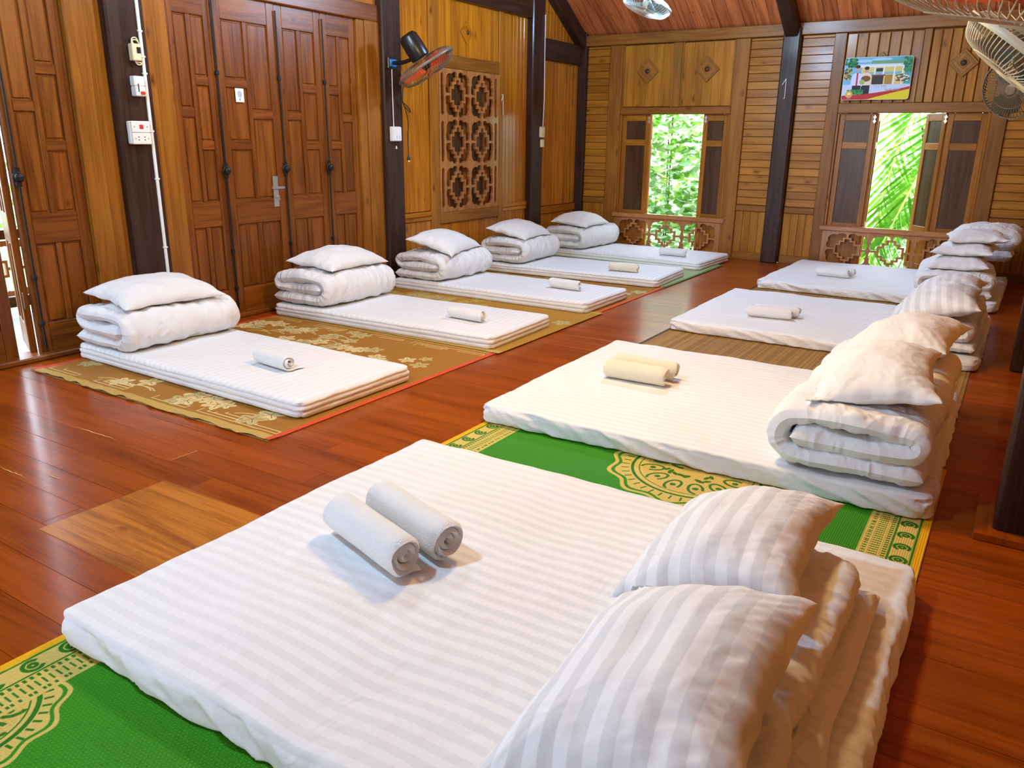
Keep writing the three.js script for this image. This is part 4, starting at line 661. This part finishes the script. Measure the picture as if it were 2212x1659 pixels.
// printed sheet on the door, printed board over the palm window
function print(w, h, px, paint) { const c = document.createElement('canvas'); c.width = px; c.height = Math.round(px * h / w); const g = c.getContext('2d'); g.scale(px, c.height); paint(g); const t = new THREE.CanvasTexture(c); t.colorSpace = THREE.SRGBColorSpace; return t; }
{
  const t = print(0.075, 0.095, 128, (g) => { g.fillStyle = 'rgb(228,230,238)'; g.fillRect(0, 0, 1, 1); g.fillStyle = 'rgba(150,155,175,0.7)'; g.beginPath(); g.ellipse(0.5, 0.42, 0.28, 0.26, 0, 0, TAU); g.fill(); g.fillStyle = 'rgb(70,75,90)'; g.fillRect(0.45, 0.72, 0.1, 0.18); });
  const n = group('paper_notice'); n.position.set(XL + 0.0, 1.61, -4.085); n.rotation.y = Math.PI / 2; mesh('sheet', cbox(0.075, 0.095, 0.002, 0.0005), M.white, n); const f = mesh('print', new THREE.PlaneGeometry(0.073, 0.093), new THREE.MeshStandardMaterial({ map: t, roughness: 0.6 }), n); f.position.z = 0.0014; tag(n, 'small white paper notice stuck on the four-leaf door', 'notice');
}
{
  const W = 0.64, H = 0.405, t = print(W, H, 768, (g) => {
    const sky = g.createLinearGradient(0, 0, 1, 0.4); sky.addColorStop(0, 'rgb(130,180,230)'); sky.addColorStop(1, 'rgb(70,160,170)'); g.fillStyle = sky; g.fillRect(0, 0, 1, 1);
    g.fillStyle = 'rgb(160,205,225)'; for (const [x, y, a] of [[0.3, 0.08, 0.12], [0.55, 0.05, 0.15]]) { g.beginPath(); g.ellipse(x, y, a, 0.035, 0, 0, TAU); g.fill(); }
    g.fillStyle = 'rgb(110,160,120)'; g.fillRect(0.4, 0.08, 0.55, 0.07); g.fillStyle = 'rgb(214,220,222)'; g.fillRect(0.2, 0.16, 0.75, 0.07); g.fillStyle = 'rgb(214,196,120)'; g.fillRect(0.26, 0.22, 0.64, 0.42);
    g.fillStyle = 'rgb(120,180,205)'; g.fillRect(0.36, 0.35, 0.5, 0.055); g.fillStyle = 'rgb(226,232,234)'; g.fillRect(0.2, 0.2, 0.74, 0.03); for (const x of [0.45, 0.58, 0.74, 0.86]) g.fillRect(x, 0.22, 0.02, 0.42);
    g.fillStyle = 'rgb(40,40,60)'; g.fillRect(0.48, 0.26, 0.1, 0.08); g.fillStyle = 'rgb(60,50,45)'; g.fillRect(0.43, 0.44, 0.17, 0.2); g.fillStyle = 'rgb(150,50,50)'; g.fillRect(0.42, 0.41, 0.2, 0.03); g.fillStyle = 'rgb(170,130,60)'; g.fillRect(0.62, 0.42, 0.11, 0.22);
    g.fillStyle = 'rgb(196,206,232)'; g.fillRect(0, 0.64, 1, 0.36);
    const r = rng(3); const tree = (x, y, w, h, c) => { for (let k = 0; k < 70; k++) { g.fillStyle = c[k % c.length]; g.beginPath(); g.ellipse(x + (r() - 0.5) * w, y + (r() - 0.5) * h, 0.02, 0.02, 0, 0, TAU); g.fill(); } };
    tree(0.08, 0.12, 0.2, 0.2, ['rgb(30,110,50)', 'rgb(50,140,60)', 'rgb(20,80,40)']); tree(0.94, 0.16, 0.12, 0.4, ['rgb(60,140,90)', 'rgb(40,110,70)']); tree(0.88, 0.5, 0.18, 0.16, ['rgb(150,70,40)', 'rgb(60,120,60)', 'rgb(220,220,210)']); tree(0.05, 0.38, 0.12, 0.24, ['rgb(190,170,90)', 'rgb(90,60,30)', 'rgb(60,110,50)']);
    const person = (x, top, shirt, hair) => { g.fillStyle = shirt; g.beginPath(); g.moveTo(x - 0.1, 0.68); g.lineTo(x - 0.075, 0.4); g.quadraticCurveTo(x, 0.32, x + 0.075, 0.4); g.lineTo(x + 0.09, 0.68); g.fill(); g.fillStyle = 'rgb(30,32,48)'; g.fillRect(x - 0.06, 0.66, 0.13, 0.22); g.fillStyle = 'rgb(206,156,130)'; g.beginPath(); g.ellipse(x, top + 0.06, 0.034, 0.07, 0, 0, TAU); g.fill(); g.fillStyle = hair; g.beginPath(); g.ellipse(x, top + 0.02, 0.036, 0.04, 0, 0, TAU); g.fill(); };
    person(0.34, 0.23, 'rgb(226,206,186)', 'rgb(25,20,22)'); person(0.205, 0.19, 'rgb(206,212,240)', 'rgb(40,24,22)'); g.fillStyle = 'rgb(190,30,50)'; g.fillRect(0.195, 0.36, 0.025, 0.3); g.fillStyle = 'rgb(120,80,40)'; g.beginPath(); g.ellipse(0.34, 0.5, 0.07, 0.07, 0, 0, TAU); g.fill(); g.fillStyle = 'rgb(160,180,90)'; g.beginPath(); g.ellipse(0.29, 0.58, 0.04, 0.06, 0, 0, TAU); g.fill();
    tree(0.2, 0.82, 0.22, 0.1, ['rgb(30,110,60)', 'rgb(60,150,80)']);
    g.fillStyle = 'rgb(186,42,44)'; g.beginPath(); g.moveTo(0, 0.9); g.quadraticCurveTo(0.5, 0.88, 1, 0.7); g.lineTo(1, 1); g.lineTo(0, 1); g.fill(); g.fillStyle = 'rgb(224,206,40)'; g.beginPath(); g.moveTo(0.38, 1); g.quadraticCurveTo(0.7, 0.86, 1, 0.76); g.lineTo(1, 1); g.fill();
    g.fillStyle = 'rgb(222,170,60)'; g.beginPath(); g.ellipse(0.11, 0.87, 0.055, 0.085, 0, 0, TAU); g.fill(); g.fillStyle = 'rgb(240,226,190)'; g.fillRect(0.085, 0.84, 0.05, 0.04); g.fillStyle = 'rgb(150,150,160)'; g.fillRect(0.09, 0.93, 0.045, 0.04);
    g.fillStyle = 'rgb(150,150,165)'; g.font = 'italic 0.08px serif'; g.save(); g.translate(0.46, 0.81); g.rotate(-0.03); g.scale(1, 1.4); g.font = 'italic 0.07px serif'; g.fillText('Tri mi', 0, 0); for (let x = 0.19; x < 0.4; x += 0.02) g.fillRect(x, -0.035 + 0.006 * Math.sin(x * 90), 0.012, 0.03); g.restore();
  });
  const sh = new THREE.Shape(), a = W / 2, b = H / 2, r = 0.025; sh.moveTo(-a + r, -b); sh.lineTo(a - r, -b); sh.quadraticCurveTo(a, -b, a, -b + r); sh.lineTo(a, b - r); sh.quadraticCurveTo(a, b, a - r, b); sh.lineTo(-a + r, b); sh.quadraticCurveTo(-a, b, -a, b - r); sh.lineTo(-a, -b + r); sh.quadraticCurveTo(-a, -b, -a + r, -b);
  const p = group('picture_board'); p.position.set(-1.487, 1.965, ZB + 0.06); p.rotation.x = 0.03;
  mesh('board', new THREE.ExtrudeGeometry(sh, { depth: 0.012, bevelEnabled: true, bevelSize: 0.004, bevelThickness: 0.003, bevelSegments: 2, curveSegments: 6 }), M.white, p).position.z = -0.014;
  const fg = new THREE.ShapeGeometry(sh, 6), fp = fg.attributes.position, fu = fg.attributes.uv; for (let i = 0; i < fp.count; i++) fu.setXY(i, fp.getX(i) / W + 0.5, fp.getY(i) / H + 0.5); mesh('print', fg, new THREE.MeshPhysicalMaterial({ map: t, roughness: 0.5, specularIntensity: 0.5 }), p).position.z = 0.0022;
  tag(p, 'glossy picture board of a couple before a building, over the palm window', 'picture');
}

// ------------------------------------------------------------------ ceiling lamps (above the frame): glowing tube fittings with a light of their size
function lamp(x, y, z, color, power, label) {
  const g = group('pendant_lamp'); g.position.set(x, y, z);
  mesh('globe', new THREE.SphereGeometry(0.13, 32, 20), new THREE.MeshStandardMaterial({ color: 0x222222, emissive: color, emissiveIntensity: 3, roughness: 0.5 }), g);
  const cap = mesh('cap', lathe([[0, 0.06], [0.03, 0.055], [0.06, 0.01], [0.06, -0.02]], 24), M.white, g); cap.position.y = 0.14;
  const st = mesh('cable', new THREE.CylinderGeometry(0.005, 0.005, roofY(z) - y - 0.2, 8), M.black, g); st.position.y = 0.2 + (roofY(z) - y - 0.2) / 2;
  const l = new THREE.PointLight(color, power); l.castShadow = true; l.shadow.radius = 6.4; g.add(l);
  tag(g, label, 'lamp');
}
lamp(-2.7, 3.15, -0.7, C(0.54, 0.98, 1.36), LAMP_COOL, 'white globe lamp above the near end of the room');
lamp(-1.75, 2.25, -3.45, C(1, 0.68, 0.28), LAMP_WARM, 'warm globe lamp above the aisle between the mattresses');
lamp(-3.7, 2.85, -3.9, C(0.8, 0.95, 1.1), LAMP_SIDE, 'white globe lamp above the single mattresses');
lamp(-2.6, 2.85, -6.7, C(0.56, 0.95, 1.4), LAMP_FAR, 'globe lamp above the far end of the aisle');

// ------------------------------------------------------------------ outside: ground, veranda, bush, palm
{
  const gr = mesh('garden_ground', new THREE.PlaneGeometry(60, 60).rotateX(-Math.PI / 2), new THREE.MeshStandardMaterial({ color: C(0.16, 0.2, 0.07), roughness: 1 })); gr.position.set(-2, -0.6, -4); gr.userData.kind = 'structure';
  const v = structure('veranda', 'pale tiled veranda outside the folding doors');
  box('veranda_floor', XL - 1.7, XL - 0.1, -0.12, -0.03, -6.5, ZF, new THREE.MeshPhysicalMaterial({ color: C(0.34, 0.38, 0.32), roughness: 0.35 }), v, { e: 0 });
  for (let z = -6.5; z < ZF; z += 1.25) { box('veranda_post', XL - 1.68, XL - 1.6, -0.03, 0.95, z, z + 0.08, M.panelDark, v); const l = mesh('carved_balustrade', latticeGeo(3, 1, 0.38, 0.4, 0.01, 0.012, 0.026, false), M.lattice, v); l.rotation.y = Math.PI / 2; l.position.set(XL - 1.65, 0.32, z + 0.665); }
  box('hand_rail', XL - 1.7, XL - 1.58, 0.55, 0.62, -6.5, ZF, M.panelDark, v, { grain: 'z' }); box('lower_rail', XL - 1.68, XL - 1.6, 0.02, 0.1, -6.5, ZF, M.panelDark, v, { grain: 'z' });
}
const leafMat = [[0.2, 0.42, 0.05], [0.32, 0.52, 0.1], [0.14, 0.34, 0.08], [0.42, 0.56, 0.3], [0.45, 0.6, 0.12]].map((c) => new THREE.MeshPhysicalMaterial({ color: C(...c), roughness: 0.35, transmission: 0.4, thickness: 0, side: THREE.DoubleSide }));
function leafGeo(L, W, fold) { // rounded leaf along +y with a mid fold
  const pos = [], idx = [], n = 6; for (let j = 0; j <= n; j++) { const q = j / n, w = W / 2 * Math.pow(Math.sin(Math.PI * Math.pow(q, 0.75)), 0.8), y = q * L, zc = -0.18 * L * q * q; pos.push(-w, y, zc + fold * w, 0, y, zc, w, y, zc + fold * w); } for (let j = 0; j < n; j++) for (const k of [0, 1]) { const a = j * 3 + k; idx.push(a, a + 1, a + 3, a + 1, a + 4, a + 3); } const g = new THREE.BufferGeometry(); g.setAttribute('position', new THREE.Float32BufferAttribute(pos, 3)); g.setIndex(idx); g.computeVertexNormals(); return g;
}
const leaves = [leafGeo(0.14, 0.12, 0.3), leafGeo(0.11, 0.1, 0.2), leafGeo(0.17, 0.12, 0.35)];
function bush(x0, x1, z0, z1, h, nPart, nMass, seed, label, seen) {
  const g = group('leafy_bush'), r = rng(seed); g.position.set((x0 + x1) / 2, -0.6, (z0 + z1) / 2); const bark = M.panelDark;
  for (let k = 0; k < 7; k++) { const bx = (r() - 0.5) * (x1 - x0) * 0.8, bz = (r() - 0.5) * (z1 - z0) * 0.6; mesh('stem', tubeG([[bx * 0.5, 0, bz * 0.5], [bx * 0.8, h * 0.4, bz], [bx, h * 0.9, bz * 1.1]], 0.014, 12, 5), bark, g); }
  const spot = (o, i, near) => { const q = near && seen ? [lerp(seen[0], seen[1], r()) - g.position.x, lerp(seen[2], seen[3], r()) + 0.6, lerp(z1 - 0.6, z1, r()) - g.position.z] : [(r() - 0.5) * (x1 - x0), 0.1 + r() * h, (r() - 0.5) * (z1 - z0)]; o.position.set(...q); o.rotation.set(1.9 + (r() - 0.5) * 1.6, (r() - 0.5) * 2.4, (r() - 0.5) * 2.5, 'YXZ'); o.scale.setScalar(0.7 + 0.6 * r()); };
  for (let i = 0; i < nPart; i++) { const m = mesh('leaf', leaves[i % 3], leafMat[Math.floor(r() * 5)], g); spot(m, i, true); }
  for (let v = 0; v < 3; v++) { const n = Math.floor(nMass / 3), im = new THREE.InstancedMesh(leaves[v], leafMat[v === 1 ? 0 : v + 1], n), o = new THREE.Object3D(); for (let i = 0; i < n; i++) { spot(o, i, false); o.updateMatrix(); im.setMatrixAt(i, o.matrix); } im.name = 'foliage'; im.userData.kind = 'stuff'; im.castShadow = im.receiveShadow = true; g.add(im); }
  return tag(g, label, 'bush', 'plants outside');
}
bush(-6.8, -2.6, -13.0, -10.9, 2.55, 260, 6000, 51, 'bright round-leaved bush outside the window over the far single mattress', [-5.0, -3.7, 0.05, 1.75]);
bush(-8.6, -7.2, -7.5, 3.5, 1.7, 40, 2400, 52, 'green hedge beyond the veranda rail', [-8.3, -7.2, -0.2, 0.6]);
bush(-1.9, 1.2, -14.5, -13.2, 2.4, 30, 3000, 53, 'pale bush behind the palm outside the other window', [-1.9, -1.2, 0.1, 1.2]);
{
  const g = group('coconut_palm'); g.position.set(-0.5, -0.6, -12.4); const green = [[0.15, 0.4, 0.03], [0.26, 0.52, 0.05], [0.09, 0.3, 0.02]].map((c) => new THREE.MeshPhysicalMaterial({ color: C(...c), roughness: 0.35, transmission: 0.45, thickness: 0, side: THREE.DoubleSide })), rachisMat = new THREE.MeshPhysicalMaterial({ color: C(0.5, 0.6, 0.12), roughness: 0.5 });
  mesh('trunk', tubeG([[0, 0, 0], [0.05, 1.2, -0.05], [0.02, 2.5, 0]], 0.12, 12, 10), M.panelDark, g);
  const blade = (L, W) => { const pos = [], idx = [], n = 6; for (let j = 0; j <= n; j++) { const q = j / n, w = W / 2 * (q < 0.15 ? 0.4 + 4 * q : 1) * (1 - Math.pow(q, 2.5)), y = q * L, z = -0.25 * L * q * q; pos.push(-w, y, z + w * 0.5, 0, y, z, w, y, z + w * 0.5); } for (let j = 0; j < n; j++) for (const k of [0, 1]) { const a = j * 3 + k; idx.push(a, a + 1, a + 3, a + 1, a + 4, a + 3); } const b = new THREE.BufferGeometry(); b.setAttribute('position', new THREE.Float32BufferAttribute(pos, 3)); b.setIndex(idx); b.computeVertexNormals(); return b; };
  const bl = [blade(0.85, 0.055), blade(0.7, 0.05), blade(1.0, 0.06)], r = rng(77), up = new THREE.Vector3(0, 1, 0);
  // each frond: points of its midrib, relative to the foot of the palm
  const fronds = [[[0.0, 2.5, 0.0], [-0.45, 2.75, 0.4], [-0.85, 2.3, 0.75], [-1.05, 1.3, 0.95], [-1.1, 0.4, 1.0]], [[0.0, 2.5, 0.0], [-0.25, 2.7, 0.6], [-0.5, 2.1, 0.95], [-0.72, 1.4, 1.1], [-0.95, 0.7, 1.15]], [[0.0, 2.5, 0.0], [-0.8, 2.9, 0.1], [-1.5, 2.4, 0.4], [-1.8, 1.5, 0.6], [-1.95, 0.6, 0.7]], [[0, 2.5, 0], [0.5, 2.8, 0.3], [1.0, 2.3, 0.5], [1.3, 1.4, 0.6]], [[0, 2.5, 0], [-0.1, 2.2, 0.3], [-0.35, 1.5, 0.55], [-0.7, 0.95, 0.65], [-1.2, 0.55, 0.65]]];
  fronds.forEach((pts, f) => {
    const cv = new THREE.CatmullRomCurve3(pts.map((p) => new THREE.Vector3(...p))), rib = mesh('frond', new THREE.TubeGeometry(cv, 24, 0.014, 6), rachisMat, g), n = f < 2 || f === 4 ? 26 : 18;
    for (let i = 2; i < n; i++) for (const s of [-1, 1]) {
      const q = i / n, p = cv.getPointAt(q), t = cv.getTangentAt(q), side = t.clone().cross(new THREE.Vector3(0, 0, 1)).normalize().multiplyScalar(s), d = side.multiplyScalar(0.62).addScaledVector(t, 0.85).add(new THREE.Vector3((r() - 0.5) * 0.15, -0.5, 0.1 + (r() - 0.5) * 0.3)).normalize();
      const m = mesh('leaflet', bl[Math.floor(r() * 3)], green[Math.floor(r() * 3)], rib); m.position.copy(p); m.quaternion.setFromUnitVectors(up, d); m.scale.setScalar(0.75 + 0.3 * r() * (1 - q * 0.4));
    }
  });
  tag(g, 'coconut palm with drooping bright fronds outside the window', 'palm', 'plants outside');
}
console.log('done');
renderer.render(scene, camera);
